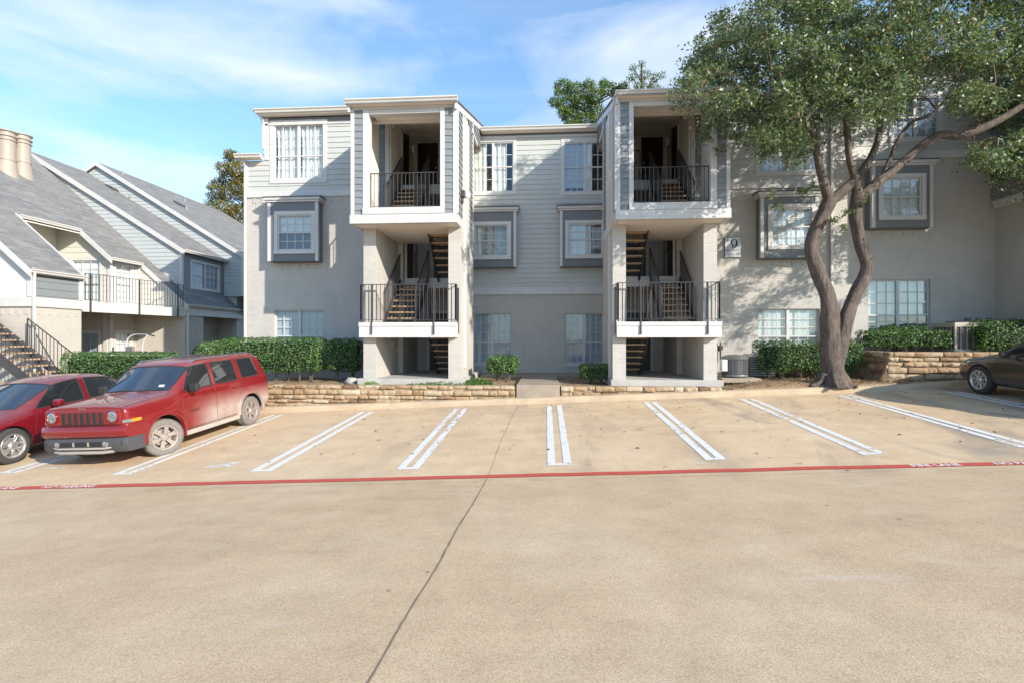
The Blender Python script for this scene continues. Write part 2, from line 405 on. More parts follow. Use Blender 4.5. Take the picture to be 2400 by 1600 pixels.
# haze whitening towards the horizon and on the left of the view
hz = math_(nt, 'MULTIPLY', math_(nt, 'SUBTRACT', 1, math_(nt, 'MULTIPLY', sz.outputs[2], 2.6), clamp=True), .2)
cm = math_(nt, 'MAXIMUM', cm, hz)
skc = mixc(nt, 1, mixc(nt, 1, sky.outputs[0], (.66, .87, 1.0), 'MULTIPLY'), (.48, .70, .95), 'ADD')
colr = mixc(nt, cm, skc, (4.0, 4.3, 4.75))
nt.links.new(colr, bg.inputs[0]); bg.inputs[1].default_value = .148
vs = scene.view_settings; vs.view_transform = 'Standard'; vs.look = 'None'; vs.gamma = 1; vs.exposure = .78; vs.use_curve_mapping = False
scene.render.engine = 'CYCLES'
# =================== ground
def curbline(x):
    if x < 8.6: return 13.4
    t = min(1, (x-8.6)/2.4); return 13.4+.42*t*t*(3-2*t)
def soilz(x, y):
    if x < -13: z = .22
    elif x < -8.5: z = .22+(x+13)/4.5*.5
    elif x < 4.7: z = .73
    elif x < 6: z = .73+(x-4.7)/1.3*.17
    else: z = .90
    cb = curbline(x)
    if x > 9.15 and y > 14.15: z = 1.62
    elif x > 6.5 and y > 15.7: z = 1.62 if x > 7.2 else z
    if x > 4.7 and y < cb+.12: return lotz(x, 13.4)-.1
    if y < 14.15 and x > 4.7:                    # bank falling to the kerb
        t = max(0, min(1, (y-cb-.12)/.38)); z = (lotz(x, 13.4)+.16)*(1-t)+z*t
    return z
xs = [-900, -300, -120, -60, -40, -30]+[round(-26+.25*i, 3) for i in range(169)]+[20, 30, 60, 120, 300, 900]
ys = [-900, -300, -100, -30, -8, 0, 7.4, 13.2, 13.5]+[13.6, 13.7, 13.79, 13.81]+[round(13.84+.12*i, 3) for i in range(44)]+[22, 26, 30, 40, 60, 120, 300, 900]
P = []
for y in ys:
    row = []
    for x in xs:
        if y <= 13.5 or (y < 13.8 and x < 4.7): z = lotz(x, min(y, 13.4))-.12
        else:
            z = soilz(x, y)
            if -26 < x < 16 and y < 19: z += (noise.noise(Vector((x*1.6, y*1.6, 0)))*.05+noise.noise(Vector((x*6, y*6, 3)))*.018)*(1 if x > -9 else .6)
        row.append((x, y, z))
    P.append(row)
g = MB(); g.grid(P); tag(g.build('ground', MT['soil'], smooth=180), kind='structure')
g = MB(); gx = [-60, -40]+list(range(-30, 31, 2))+[60]; gy = [-60, -30, -6, -3, 0, 2, 4, 6, 7.0, 7.25, 7.4, 7.55, 7.8, 9, 11, 13.1, 13.42]
def lz(x, y):
    z = lotz(x, y)
    if abs(y-7.4) < .2: z += .004
    return z
g.grid([[(x, y, lz(x, y)) for x in gx] for y in gy]+[[(x, 13.55, lotz(x, 13.55)) for x in gx], [(x, 14.0, lotz(x, 13.8) if x > 8 else lotz(x, 13.4)-.3) for x in gx]])
tag(g.build('parking_lot', MT['conc'], smooth=180), kind='structure')
# joint crack running across the slab
g = MB(); pts = []
y = -2.0; x = -.86
while y < 13.35:
    xx = -.86+.022*noise.noise(Vector((y*.9, 0, 0)))+.008*noise.noise(Vector((y*9, 5, 0)))+(.2*(y-9.5)/4 if y > 9.5 else 0)*.6
    wdt = (.0035+.006*abs(noise.noise(Vector((y*3, 2, 1)))))*(1 if y < 7.3 else .55)
    pts.append((xx, y, wdt)); y += .07
for (x0, y0, w0), (x1, y1, w1) in zip(pts, pts[1:]):
    g.poly([(x0-w0, y0, lz(x0, y0)+.004), (x0+w0, y0, lz(x0, y0)+.004), (x1+w1, y1, lz(x1, y1)+.004), (x1-w1, y1, lz(x1, y1)+.004)])
for i in range(0, 120):
    x = -16+i*.25; a = 7.16+.01*noise.noise(Vector((x, 3, 0))); b = 7.16+.01*noise.noise(Vector((x+.25, 3, 0)))
    if noise.noise(Vector((x*.7, 9, 0))) > -.15: g.poly([(x, a-.003, lz(x, a)+.004), (x+.25, b-.003, lz(x+.25, b)+.004), (x+.25, b+.003, lz(x+.25, b)+.004), (x, a+.003, lz(x, a)+.004)])
tag(g.build('slab_joint_crack', paint('dirt_filled_joint', (.24, .17, .11), .95, .3, 6), recalc=False), kind='structure')
def ribbon(mb, x0, x1, y0, y1, dz=.005, mi=0, jit=0.0):
    n = max(1, int(max(abs(y1-y0), abs(x1-x0))/.4))
    lng = abs(y1-y0) > abs(x1-x0)
    for i in range(n):
        a, b = i/n, (i+1)/n
        j = lambda t: jit*noise.noise(Vector((x0*3+t*n*.9, y0, 1)))
        if lng:
            ya, yb = y0+(y1-y0)*a, y0+(y1-y0)*b
            mb.poly([(x0+j(a), ya, lz(x0, ya)+dz), (x1+j(a), ya, lz(x1, ya)+dz), (x1+j(b), yb, lz(x1, yb)+dz), (x0+j(b), yb, lz(x0, yb)+dz)], mi)
        else:
            xa, xb = x0+(x1-x0)*a, x0+(x1-x0)*b
            mb.poly([(xa, y0+j(a), lz(xa, y0)+dz), (xb, y0+j(b), lz(xb, y0)+dz), (xb, y1+j(b), lz(xb, y1)+dz), (xa, y1+j(a), lz(xa, y1)+dz)], mi)
for i, (x0, xw, yn, mt) in enumerate([(-12.1, .36, 8.0, 'mark'), (-9.72, .36, 8.3, 'mark'), (-7.35, .34, 8.05, 'markw'), (-4.9, .37, 8.02, 'mark'), (-2.4, .36, 7.93, 'mark'), (.02, .38, 7.94, 'mark'), (2.47, .32, 8.0, 'mark'), (4.84, .36, 8.06, 'mark'), (7.24, .32, 8.06, 'mark'), (9.75, .34, 8.1, 'mark'), (12.2, .34, 8.1, 'mark')]):
    g = MB(); lw = .125 if mt == 'mark' else .12
    ribbon(g, x0, x0+lw, yn, 13.05, jit=.012); ribbon(g, x0+xw-lw, x0+xw, yn, 13.03, jit=.012)
    ribbon(g, x0+lw, x0+xw-lw, yn, yn+.10)
    tag(g.build('stall_marking', MT[mt], recalc=False), kind='structure')
g = MB(); ribbon(g, -30, 20, 7.38, 7.53, .008, jit=.03); tag(g.build('red_fire_lane_line', MT['red'], recalc=False), kind='structure')
g = MB(); ribbon(g, -6.6, -5.4, 8.30, 8.62, .005); ribbon(g, -9.1, -8.5, 8.5, 8.62, .005); ribbon(g, -8.3, -7.9, 8.25, 8.36, .005)
tag(g.build('old_faded_marking', MT['markf'], recalc=False), kind='structure')
def textmesh(body, size, ext=0.0, align='LEFT', bold=0):
    cu = bpy.data.curves.new('txt', 'FONT'); cu.body = body; cu.size = size; cu.extrude = ext; cu.align_x = align; cu.offset = bold; cu.resolution_u = 3
    o = bpy.data.objects.new('txt', cu); COL.objects.link(o); dg = bpy.context.evaluated_depsgraph_get()
    me = bpy.data.meshes.new_from_object(o.evaluated_get(dg)); bpy.data.objects.remove(o); return me
def textobj(name, body, size, M, mat, parent=None, ext=0.0, align='LEFT', bold=0):
    me = textmesh(body, size, ext, align, bold)
    for v in me.vertices: v.co = Vector(M(*v.co))
    if parent is not None:
        r = parent
        while r.parent: r = r.parent
        me.transform(ROOT[r.name])
    me.materials.clear(); me.materials.append(mat); me.name = name
    o = link(bpy.data.objects.new(name, me))
    if parent is not None: o.parent = parent
    return o
for x0, tx in ((-9.02, 'FIRE LANE'), (-7.95, 'NO PARKING'), (5.12, 'FIRE LANE'), (6.22, 'NO PARKING')):
    o = textobj('fire_lane_lettering', tx, .145, lambda x, y, z, x0=x0: (x0+x*1.0, 7.40+y, lz(x0+x, 7.4+y)+.013), MT['markw'], bold=.003)
    tag(o, kind='structure')
# curb
def curbline(x):
    if x < 8.6: return 13.4
    t = min(1, (x-8.6)/2.4); return 13.4+.42*t*t*(3-2*t)
g = MB(); prof = [(0, -.05), (.015, .07), (.03, .125), (.055, .147), (.10, .155), (.30, .165), (.5, .14)]
P = []
for i in range(180):
    x = -28+i*.25; yb = curbline(x); z = lotz(x, 13.4)
    j = .012*noise.noise(Vector((x*1.1, 0, 0)))
    P.append([(x, yb+a+j*(1 if k < 5 else 0), z+h+j*.5) for k, (a, h) in enumerate(prof)])
g.grid(P); tag(g.build('curb', MT['curb'], smooth=50), kind='structure')
# joints on curb
# concrete walk between towers and out to the lot
xa, xb = W(1210, 800, 13.6)[0], W(1312, 800, 13.6)[0]
wk = MB(); wk.box(xa, xb, 13.62, 17.35, .2, .80); wk.box(-2.3, 1.8, 17.36, 18.44, .3, .82)
tag(wk.build('concrete_walk', MT['walk'], bevel=.015), kind='structure')
# =================== stone walls
def stonewall(name, label, pts, top, thick=.26, course=.135, base=None, seed=1, cat='stone wall', dep=.025):
    rn = random.Random(seed)
    root = thing(name, label, cat, (pts[0][0], pts[0][1], top-.4))
    mb = MB(); tones = []; back = MB()
    for (xa, ya), (xb, yb) in zip(pts, pts[1:]):
        L = math.hypot(xb-xa, yb-ya); dx, dy = (xb-xa)/L, (yb-ya)/L; nx, ny = dy, -dx     # outward normal to the right of travel
        P3 = lambda u, w, z: (xa+dx*u+nx*w, ya+dy*u+ny*w, z)
        back.hexa([P3(0, -.03, top-1.6), P3(L, -.03, top-1.6), P3(L, -thick, top-1.6), P3(0, -thick, top-1.6), P3(0, -.03, top-.03), P3(L, -.03, top-.03), P3(L, -thick, top-.03), P3(0, -thick, top-.03)])
        zt = top; row = 0
        while True:
            hgt = course*rn.uniform(.75, 1.2); zb = zt-hgt
            u = -rn.uniform(0, .15)
            lowest = min((base(xa, ya) if base else -9), (base(xb, yb) if base else -9))
            if zt < lowest: break
            while u < L:
                ln = rn.uniform(.2, .52); u1 = u+ln
                a, b = max(u, 0)+.008, min(u1, L)-.008
                um = (a+b)/2
                if b-a > .04 and (not base or zt > base(xa+dx*um, ya+dy*um)-.02):
                    tone = min(1, max(0, rn.gauss(.55, .22))); wo = rn.uniform(-.025, .04); s0 = len(mb.f)
                    jz0, jz1 = rn.uniform(0, .026), rn.uniform(0, .03) if row else 0
                    nu, nv = 8, 4; Pg = []
                    for j in range(nv):
                        rowp = []
                        for i in range(nu):
                            fu, fv = i/(nu-1), j/(nv-1)
                            uu = a+(b-a)*fu; zz = zb+.007+jz0+(zt-.007-jz1-zb-.007-jz0)*fv
                            e = min(1, min(fu, 1-fu)*7)*min(1, min(fv, 1-fv)*3.2)
                            nz = noise.noise(Vector((uu*9+row*7, zz*13, seed*3.1)))+.8*noise.noise(Vector((uu*21+row*7, zz*26, seed)))
                            zz += (.014 if 0 < fv < 1 else .008)*noise.noise(Vector((uu*8, zz*3, 9+seed)))
                            w = wo-.02+(.03+dep*e)+nz*.034*e
                            if i in (0, nu-1): zz += (.5-fv)*.02*rn.random()
                            rowp.append(P3(uu, w, zz))
                        Pg.append(rowp)
                    mb.grid(Pg)
                    bk = [P3(a, -.06, zb+.005), P3(b, -.06, zb+.005), P3(b, -.06, zt-.005), P3(a, -.06, zt-.005)]
                    mb.poly([Pg[0][0]]+[Pg[0][i] for i in range(1, nu)]+[bk[1], bk[0]])
                    tp = [Pg[-1][i] for i in range(nu)]
                    bt = [P3(b, -thick if row == 0 else -.06, zt), P3(a, -thick if row == 0 else -.06, zt)]
                    mb.poly(tp+bt)
                    mb.poly([Pg[j][0] for j in range(nv)]+[bk[3], bk[0]]); mb.poly([Pg[j][-1] for j in range(nv)]+[bk[2], bk[1]])
                    tones += [tone]*(len(mb.f)-s0)
                u = u1
            zt = zb; row += 1
            if row > 11: break
    o = mb.build('stone', MT['stone'], root, smooth=55, recalc=True)
    at = o.data.attributes.new('tone', 'FLOAT', 'FACE'); at.data.foreach_set('value', tones)
    back.build('mortar_core', MT['mortar'], root)
    return root
bl = lambda x, y: lotz(x, 13.4)+.16
stonewall('stone_retaining_wall', 'low rustic sandstone wall below the left stair tower, left of the concrete walk', [(-24, 13.64), (xa-.03, 13.64)], .765, base=bl, seed=3)
stonewall('stone_retaining_wall', 'low two-course sandstone edging between the concrete walk and the right stair tower', [(xb+.03, 13.64), (4.62, 13.64)], .765, base=bl, seed=5)
stonewall('stone_planter_wall', 'tall sunlit sandstone planter wall behind the brown sedan and right of the big tree', [(9.12, 15.95), (9.12, 14.12), (14.5, 13.98)], 1.69, base=lambda x, y: lotz(x, 13.4)+.1, seed=8, thick=.3, course=.165)
stonewall('stone_planter_wall', 'shaded low sandstone wall behind the hedge and the big tree trunk', [(5.6, 15.6), (9.0, 15.6)], 1.25, base=lambda x, y: .8, seed=9, thick=.25)
# =================== main apartment building
BL = thing('apartment_building', 'three-storey grey apartment building with two open stair towers, brick below and siding above', 'building', (0, 18, .8))
YW, YC, YF = 16.6, 18.46, 13.47
F1, M1, F2, M2, F3 = .92, 2.475, 4.02, 5.575, 7.12
def window(parent, M, u0, u1, z0, z1, twin=True, cols=3, rows=(2, 2), trim=.10, back='blindw', half=None, split=.5, label=None, depth=.10, sag=False, tw=.03):
    """glass opening u0..u1 x z0..z1; trim boards around; sashes set back in the wall"""
    fr = MB(); s = -.035 if trim else -depth
    if trim:
        mbox(fr, M, u0-trim, u1+trim, -.02, tw, z1, z1+trim); mbox(fr, M, u0-trim, u1+trim, -.02, tw+.01, z0-trim, z0)
        mbox(fr, M, u0-trim, u0, -.02, tw-.003, z0, z1); mbox(fr, M, u1, u1+trim, -.02, tw-.003, z0, z1)
    else:
        mbox(fr, M, u0-.02, u1+.02, -depth, .02, z0-.06, z0)
    sw = .04
    for a, b in ((u0, u0+sw), (u1-sw, u1)): mbox(fr, M, a, b, s-.03, s+.03, z0, z1)
    mbox(fr, M, u0+sw, u1-sw, s-.03, s+.03, z0, z0+sw); mbox(fr, M, u0+sw, u1-sw, s-.03, s+.03, z1-sw, z1)
    bays = [(u0+sw, u1-sw)]
    if twin:
        um = (u0+u1)/2; mbox(fr, M, um-.045, um+.045, s-.03, s+.035, z0+sw, z1-sw); bays = [(u0+sw, um-.045), (um+.045, u1-sw)]
    zs = z0+(z1-z0)*split
    for a, b in bays:
        mbox(fr, M, a, b, s-.02, s+.028, zs-.02, zs+.02)
        for c, d, r in ((z0+sw, zs-.02, rows[1]), (zs+.02, z1-sw, rows[0])):
            for i in range(1, cols):
                x = a+(b-a)*i/cols; mbox(fr, M, x-.011, x+.011, s-.008, s+.012, c, d)
            for i in range(1, r):
                z = c+(d-c)*i/r; mbox(fr, M, a, b, s-.006, s+.010, z-.011, z+.011)
    o = fr.build('window', MT['white'], parent)
    if label: o['label'] = label
    gl = MB(); gl.poly([M(u0, s, z0), M(u1, s, z0), M(u1, s, zs), M(u0, s, zs)], 1 if half else 0); gl.poly([M(u0, s, zs), M(u1, s, zs), M(u1, s, z1), M(u0, s, z1)])
    gl.build('pane', [MT['glass'], MT['glassd']], o, recalc=False)
    bk = MB(); mbox(bk, M, u0-.1, u1+.1, s-.50, s-.46, z0-.05, z1+.05); bk.build('room_backing', MT['dark'], o)
    def blind(a, b, c, d, kind, w=-.07):
        mb = MB()
        if kind == 'slat':
            n = int((d-c)/.05)
            for i in range(n):
                z = c+(d-c)*(i+.5)/n
                mb.poly([M(a, s+w, z-.020), M(b, s+w, z-.020), M(b, s+w-.016, z+.034), M(a, s+w-.016, z+.034)])
            return mb
        if kind == 'vert':
            n = int((b-a)/.085)
            for i in range(n):
                x = a+(b-a)*i/n; x1 = a+(b-a)*(i+1)/n
                mb.poly([M(x, s+w-.02, c), M(x1-.002, s+w+.005, c), M(x1-.002, s+w+.005, d), M(x, s+w-.02, d)])
            return mb
        if kind == 'cloth':
            n = max(8, int((b-a)/.02)); ph = random.random()*9
            Pm = []
            for j in range(7):
                fz = j/6; z = c+(d-c)*fz; row = []
                for i in range(n+1):
                    x = a+(b-a)*i/n
                    sq = 1-.10*math.sin(fz*3.1) if sag else 1
                    xm = (a+b)/2+(x-(a+b)/2)*sq
                    row.append(M(xm, s+w-.03+.02*math.sin(x*42+ph+fz*1.2)+.008*math.sin(x*97+2*ph), z))
                Pm.append(row)
            mb.grid(Pm); return mb
        mbox(mb, M, a, b, s+w-.01, s+w, c, d); return mb
    for bb in (back if isinstance(back, list) else [(back, 0, 1, 0, 1)]):
        nm, a, b, c, d = bb[:5]
        kind, mat = {'flatw': ('flat', 'blindw'), 'blindw': ('slat', 'blindw'), 'blind': ('flat', 'blind'), 'vert': ('vert', 'blind'), 'vertw': ('vert', 'blindw'), 'cloth': ('cloth', 'curtain')}[nm]
        mb = blind(u0+(u1-u0)*a, u0+(u1-u0)*b, z0+(z1-z0)*c, z0+(z1-z0)*d, kind)
        mb.build('curtain' if nm == 'cloth' else 'blind', MT[mat], o, smooth=180 if nm == 'cloth' else None, recalc=False)
    return o
def bay(parent, x0, x1, z0, z1, Y, wx0, wx1, wz0, wz1, back, half=False, ctop=.16, label=None, dep=.36, lit=None):
    """boxed-out window: slate body, white corner boards, crown and little roof"""
    Yf = Y-dep; M = mapS(Yf); zc = z1-ctop
    mb = MB()
    wallholes(mb, M, x0+.09, x1-.09, z0, zc, [(wx0, wx1, wz0, wz1)], .1)
    mb.box(x0, x0+.02, Yf+.02, Y+.02, z0, zc); mb.box(x1-.02, x1, Yf+.02, Y+.02, z0, zc); mb.box(x0+.02, x1-.02, Yf+.03, Y, z0-.015, z0)
    o = mb.build('bay_box', MT['box'], parent, recalc=False)
    t = MB()
    for a, b in ((x0-.012, x0+.09), (x1-.09, x1+.012)): t.box(a, b, Yf-.02, Yf+.08, z0-.01, zc)
    t.box(x0-.06, x1+.06, Yf-.06, Y, zc, zc+.06); t.box(x0-.10, x1+.10, Yf-.10, Y, zc+.062, z1-.01)
    t.build('corner_trim', MT['white'], o, bevel=.006)
    r = MB(); r.hexa([(x0-.13, Yf-.14, z1), (x1+.13, Yf-.14, z1), (x1+.13, Y, z1), (x0-.13, Y, z1), (x0-.11, Yf-.12, z1+.02), (x1+.11, Yf-.12, z1+.02), (x1-.05, Y, z1+.16), (x0+.05, Y, z1+.16)])
    r.build('bay_roof', MT['roofx'], o)
    return window(o.parent, M, wx0, wx1, wz0, wz1, twin=False, cols=4, rows=(2, 2), trim=.12, back=back, half=half, label=label)
def dentils(mb, M, u0, u1, z, n=None, h=.17):
    k = int((u1-u0)/.30)
    for i in range(k):
        u = u0+(i+.5)*(u1-u0)/k; mbox(mb, M, u-.055, u+.055, .0, .018, z-h, z)
def gutter(mb, M, u0, u1, z, d=.13, h=.12):
    # K-style profile
    pr = [(0, z-h), (d*.55, z-h), (d*.7, z-h*.55), (d, z-h*.25), (d, z), (d-.015, z), (d-.02, z-.02), (0, z-.02)]
    for (a, c), (b, e) in zip(pr, pr[1:]): mb.poly([M(u0, a, c), M(u1, a, c), M(u1, b, e), M(u0, b, e)])
    for u in (u0, u1): mb.poly([M(u, a, c) for a, c in pr])
def downspout(parent, pts, r=.045):
    mb = MB()
    for a, b in zip(pts, pts[1:]): mb.bar(a, b, .08, .06)
    return mb.build('downspout', MT['gutter'], parent, bevel=.01)
def railing(mb, pts, top, bot=.09, gap=.11, z=0, t=.032, post_ext=None):
    """pts: list of (x,y,zfloor); top rail height above"""
    for a, b in zip(pts, pts[1:]):
        A_ = Vector(a); B_ = Vector(b); up = Vector((0, 0, 1))
        mb.bar(A_+up*top, B_+up*top, .045, .02); mb.bar(A_+up*bot, B_+up*bot, .03, .012)
        L = (Vector((b[0]-a[0], b[1]-a[1], 0))).length; n = max(1, round(L/gap))
        for i in range(n+1):
            p = A_.lerp(B_, i/n); mb.bar(p+up*bot, p+up*top, .015 if 0 < i < n else .028)
def tower(s, Xo, right):
    X = lambda u: Xo+s*u
    def bx(mb, u0, u1, y0, y1, z0, z1, mi=0): a, b = sorted((X(u0), X(u1))); mb.box(a, b, y0, y1, z0, z1, mi)
    M = lambda u, w, z: (X(u), YF-w, z)
    Min = lambda u, w, z: (X(2.92)+s*w, u, z)       # outer face of the inner side wall (towards the middle bay)
    Mout = lambda u, w, z: (X(0)-s*w, u, z)
    # masonry piers and side walls of the lower storeys
    w = MB(); bx(w, .12, .48, 14.1, 16.28, .75, 5.32); bx(w, .12, .64, 16.283, 18.2, .75, 7.0); bx(w, 2.58, 2.94, 14.1, 16.5, .75, 5.32); bx(w, 2.30, 2.66, 16.503, 18.46, .75, 5.5)
    bx(w, .642, 2.30, 18.15, 18.3, .75, 7.0); w.build('stair_tower_wall', MT['brick'], BL)
    fl = MB(); bx(fl, -.02, 3.0, 13.98, 18.15, .55, F1); fl.build('ground_slab', MT['slab'], BL, bevel=.012)
    # upper box
    b = MB(); CR = .18
    for u0, u1 in ((.10, .34), (2.60, 2.83)): siding(b, M, [(u0, 5.40), (u1, 5.40), (u1, 8.275), (u0, 8.275)], z00=5.36, course=CR)
    slope = .30; zr = lambda y: 8.37+slope*(y-13.3)
    siding(b, Min, [(13.55, 5.42), (14.42, 5.42), (14.42, zr(14.42)-.2), (13.55, zr(13.55)-.2)], z00=5.36, course=CR)
    siding(b, Min, [(15.62, 5.42), (16.5, 5.42), (16.5, zr(16.5)-.2), (15.62, zr(15.62)-.2)], z00=5.36, course=CR)
    siding(b, Min, [(16.52, 9.0), (22, 9.0), (22, zr(22)-.2), (16.52, zr(16.52)-.2)], z00=5.36, course=CR)
    siding(b, Mout, [(13.55, 5.42), (14.9, 5.42), (14.9, zr(14.9)-.2), (13.55, zr(13.55)-.2)], z00=5.36, course=CR); siding(b, Mout, [(15.46, 5.42), (16.6, 5.42), (16.6, zr(16.6)-.2), (15.46, zr(15.46)-.2)], z00=5.36, course=CR)
    siding(b, Mout, [(16.6, 9.0), (22, 9.0), (22, zr(22)-.2), (16.6, zr(16.6)-.2)], z00=5.36, course=CR)
    siding(b, M, [(.0, 5.42), (.33, 5.42), (.33, 8.9), (.0, 8.9)], z00=5.36, course=CR, w=-(15.455-YF))
    b.build('tower_siding', MT['lapd'], BL, recalc=False)
    co = MB()                                        # solid cores behind the boards
    
    def wedge(mb, u0, u1, y0, y1, z0): mb.hexa([(X(u0), y0, z0), (X(u1), y0, z0), (X(u1), y1, z0), (X(u0), y1, z0), (X(u0), y0, zr(y0)-.02), (X(u1), y0, zr(y0)-.02), (X(u1), y1, zr(y1)-.02), (X(u0), y1, zr(y1)-.02)])
    wedge(co, .02, .30, 13.5, 14.9, 5.3); wedge(co, .02, .5, 15.46, 18.15, 5.33); wedge(co, 2.62, 2.9, 13.5, 14.44, 5.3); wedge(co, 2.62, 2.9, 14.76, 16.5, 5.3)
    wedge(co, 2.3, 2.60, 16.0, 18.46, 5.52); bx(co, .5, 2.3, 18.153, 18.3, 7.01, 10); bx(co, .1, 2.9, 18.5, 22, 9.0, 9.9)
    co.hexa([(X(.05), 16.6, 9.2), (X(2.9), 16.6, 9.2), (X(2.9), 22, 9.2), (X(.05), 22, 9.2), (X(.05), 16.6, zr(16.6)-.25), (X(2.9), 16.6, zr(16.6)-.25), (X(2.9), 22, zr(22)-.25), (X(.05), 22, zr(22)-.25)][:8])
    co.build('tower_stucco_wall', MT['stucco'], BL)
    t = MB()
    for u0, u1, p in ((0, .10, .03), (.34, .50, .026), (2.48, 2.60, .026), (2.83, 2.925, .03)): bx(t, u0, u1, YF-p, YF+.10 if u0 not in (.34, 2.48) else YF+.25, 5.40, 8.278)
    bx(t, 0, 2.92, YF-.028, YF+.12, 8.28, 8.40); bx(t, .5, 2.48, YF-.01, YF+.2, 8.16, 8.277)
    bx(t, -.02, 2.94, YF-.045, YF+.1, 5.17, 5.415); bx(t, .34, 2.60, YF-.06, YF+.1, 5.418, 5.60)
    bx(t, 2.84, 2.945, YF+.103, 16.5, 5.17, 5.415); bx(t, -.02, .06, YF+.103, 16.5, 5.17, 5.415)
    bx(t, 2.90, 2.95, 14.43, 14.55, 5.416, zr(14.45)-.2); bx(t, 2.90, 2.95, 14.76, 15.6, 5.416, zr(14.8)-.2); bx(t, 2.90, 2.95, 16.4, 16.52, 5.416, 9.2)
    bx(t, 2.925, 2.97, YF-.03, YF+.10, 5.416, 8.30)
    bx(t, .34, .46, 15.36, 15.45, 5.3, 8.9)
    # small bracket board near the centre gutter
    bx(t, 2.93, 2.97, 16.2, 17.4, 8.72, 8.84)
    # rake boards
    for u in (-.03, 2.90):
        t.hexa([(X(u), 13.3, zr(13.3)-.20), (X(u+.05), 13.3, zr(13.3)-.20), (X(u+.05), 22.2, zr(22.2)-.20), (X(u), 22.2, zr(22.2)-.20), (X(u), 13.3, zr(13.3)-.01), (X(u+.05), 13.3, zr(13.3)-.01), (X(u+.05), 22.2, zr(22.2)-.01), (X(u), 22.2, zr(22.2)-.01)])
    t.build('tower_trim', MT['white'], BL, bevel=.006)
    so = MB(); bx(so, .0, 2.9, YF+.1, 16.45, 5.19, 5.25); bx(so, .5, 2.5, YF+.2, 14.15, 8.28, 8.32); bx(so, .3, 2.62, 14.16, 14.3, 8.24, 8.50); bx(so, .0, 2.92, 13.30, YF-.03, 8.36, 8.38)
    so.hexa([(X(.3), 14.302, 8.45), (X(2.62), 14.302, 8.45), (X(2.6), 18.16, 9.46), (X(.5), 18.16, 9.46), (X(.3), 14.302, 8.50), (X(2.62), 14.302, 8.50), (X(2.6), 18.16, 9.5), (X(.5), 18.16, 9.5)])
    so.hexa([(X(.5), 15.63, 8.70), (X(.55), 15.63, 8.70), (X(.55), 18.16, 9.37), (X(.5), 18.16, 9.37), (X(.5), 15.63, 8.80), (X(.55), 15.63, 8.80), (X(.55), 18.16, 9.46), (X(.5), 18.16, 9.46)])
    so.build('ceiling', MT['soffit'], BL)
    rf = MB(); u0, u1 = -.06, 2.98
    rf.hexa([(X(u0), 13.22, zr(13.22)), (X(u1), 13.22, zr(13.22)), (X(u1), 22.3, zr(22.3)), (X(u0), 22.3, zr(22.3)), (X(u0), 13.22, zr(13.22)+.05), (X(u1), 13.22, zr(13.22)+.05), (X(u1), 22.3, zr(22.3)+.05), (X(u0), 22.3, zr(22.3)+.05)])
    ro = rf.build('roof', MT['roofx'], BL)
    gu = MB(); a, b2 = sorted((X(-.08), X(2.99))); gutter(gu, mapS(13.30), a, b2, 8.47); gu.build('gutter', MT['gutter'], ro)
    # landings
    for z, nm in ((M1, 'lower'), (M2, 'upper')):
        y0 = 13.85 if nm == 'lower' else YF+.1
        ld = MB()
        if nm == 'lower':
            bx(ld, .10, 2.84, y0+.05, 14.75, z-.12, z); o = ld.build('stair_landing', MT['slab'], BL)
            e = MB(); bx(e, .08, 2.86, y0, y0+.048, z-.40, z+.01); bx(e, .07, 2.87, y0-.018, y0-.001, z-.09, z+.02); bx(e, .08, .12, y0+.05, 14.75, z-.40, z-.121); bx(e, 2.82, 2.86, y0+.05, 14.1, z-.40, z+.01)
            e.build('fascia', MT['white'], o, bevel=.005)
            un = MB(); bx(un, .12, 2.82, y0+.05, 14.75, z-.33, z-.29); un.build('soffit_board', MT['soffit'], o)
        else:
            bx(ld, .3, 2.6, y0, 14.75, z-.14, z+.005); o = ld.build('stair_landing', MT['slab'], BL)
    for z in (F2, F3):
        ld = MB(); bx(ld, .5, 2.3, 16.49, 18.15, z-.28, z); o = ld.build('stair_landing', MT['soffit'], BL)
        e = MB(); bx(e, .5, 2.58, 16.44, 16.487, z-.30, z+.02); e.build('fascia', MT['white'], o)
    # railings
    rl = MB(); yy = 13.875
    railing(rl, [(X(.13), 14.12, M1), (X(.13), yy, M1), (X(2.82), yy, M1), (X(2.82), 14.10, M1)], 1.08)
    for u in (.45, 2.22): rl.bar((X(u), yy-.05, M1-.32), (X(u), yy-.03, M1+1.08), .035)
    rl.bar((X(2.87), 14.08, M1-.3), (X(2.87), 14.08, M1+1.0), .03)
    rl.build('railing', MT['iron'], BL)
    rl = MB(); railing(rl, [(X(.5), YF+.12, M2), (X(2.48), YF+.12, M2)], 1.0); rl.build('railing', MT['iron'], BL)
    rl = MB(); railing(rl, [(X(1.75), 16.52, F3), (X(2.32), 16.52, F3)], 1.0); rl.build('railing', MT['iron'], BL)
    # flights
    def flight(u0, u1, ya, za, yb, zb, n=8, rail_in=True, rail_out=False):
        st = MB(); L = Vector((0, yb-ya, zb-za))
        for u in (u0, u1): st.bar((X(u), ya, za-.04), (X(u), yb, zb-.04), .04, .24)
        for i in range(1, n):
            f = i/n; y = ya+(yb-ya)*f; z = za+(zb-za)*f
            for u in (u0+.06, u1-.06): st.box(min(X(u), X(u+.03)), max(X(u), X(u+.03)), y-.1, y+.1, z-.10, z-.046)
        o = st.build('stair_flight', MT['iron'], BL)
        tr = MB()
        for i in range(1, n):
            f = (i)/n; y = ya+(yb-ya)*f; z = za+(zb-za)*f
            tr.box(min(X(u0), X(u1))+.02, max(X(u0), X(u1))-.02, y-.14, y+.14, z-.045, z)
        tr.build('tread', MT['wood'], o, bevel=.008)
        rr = MB()
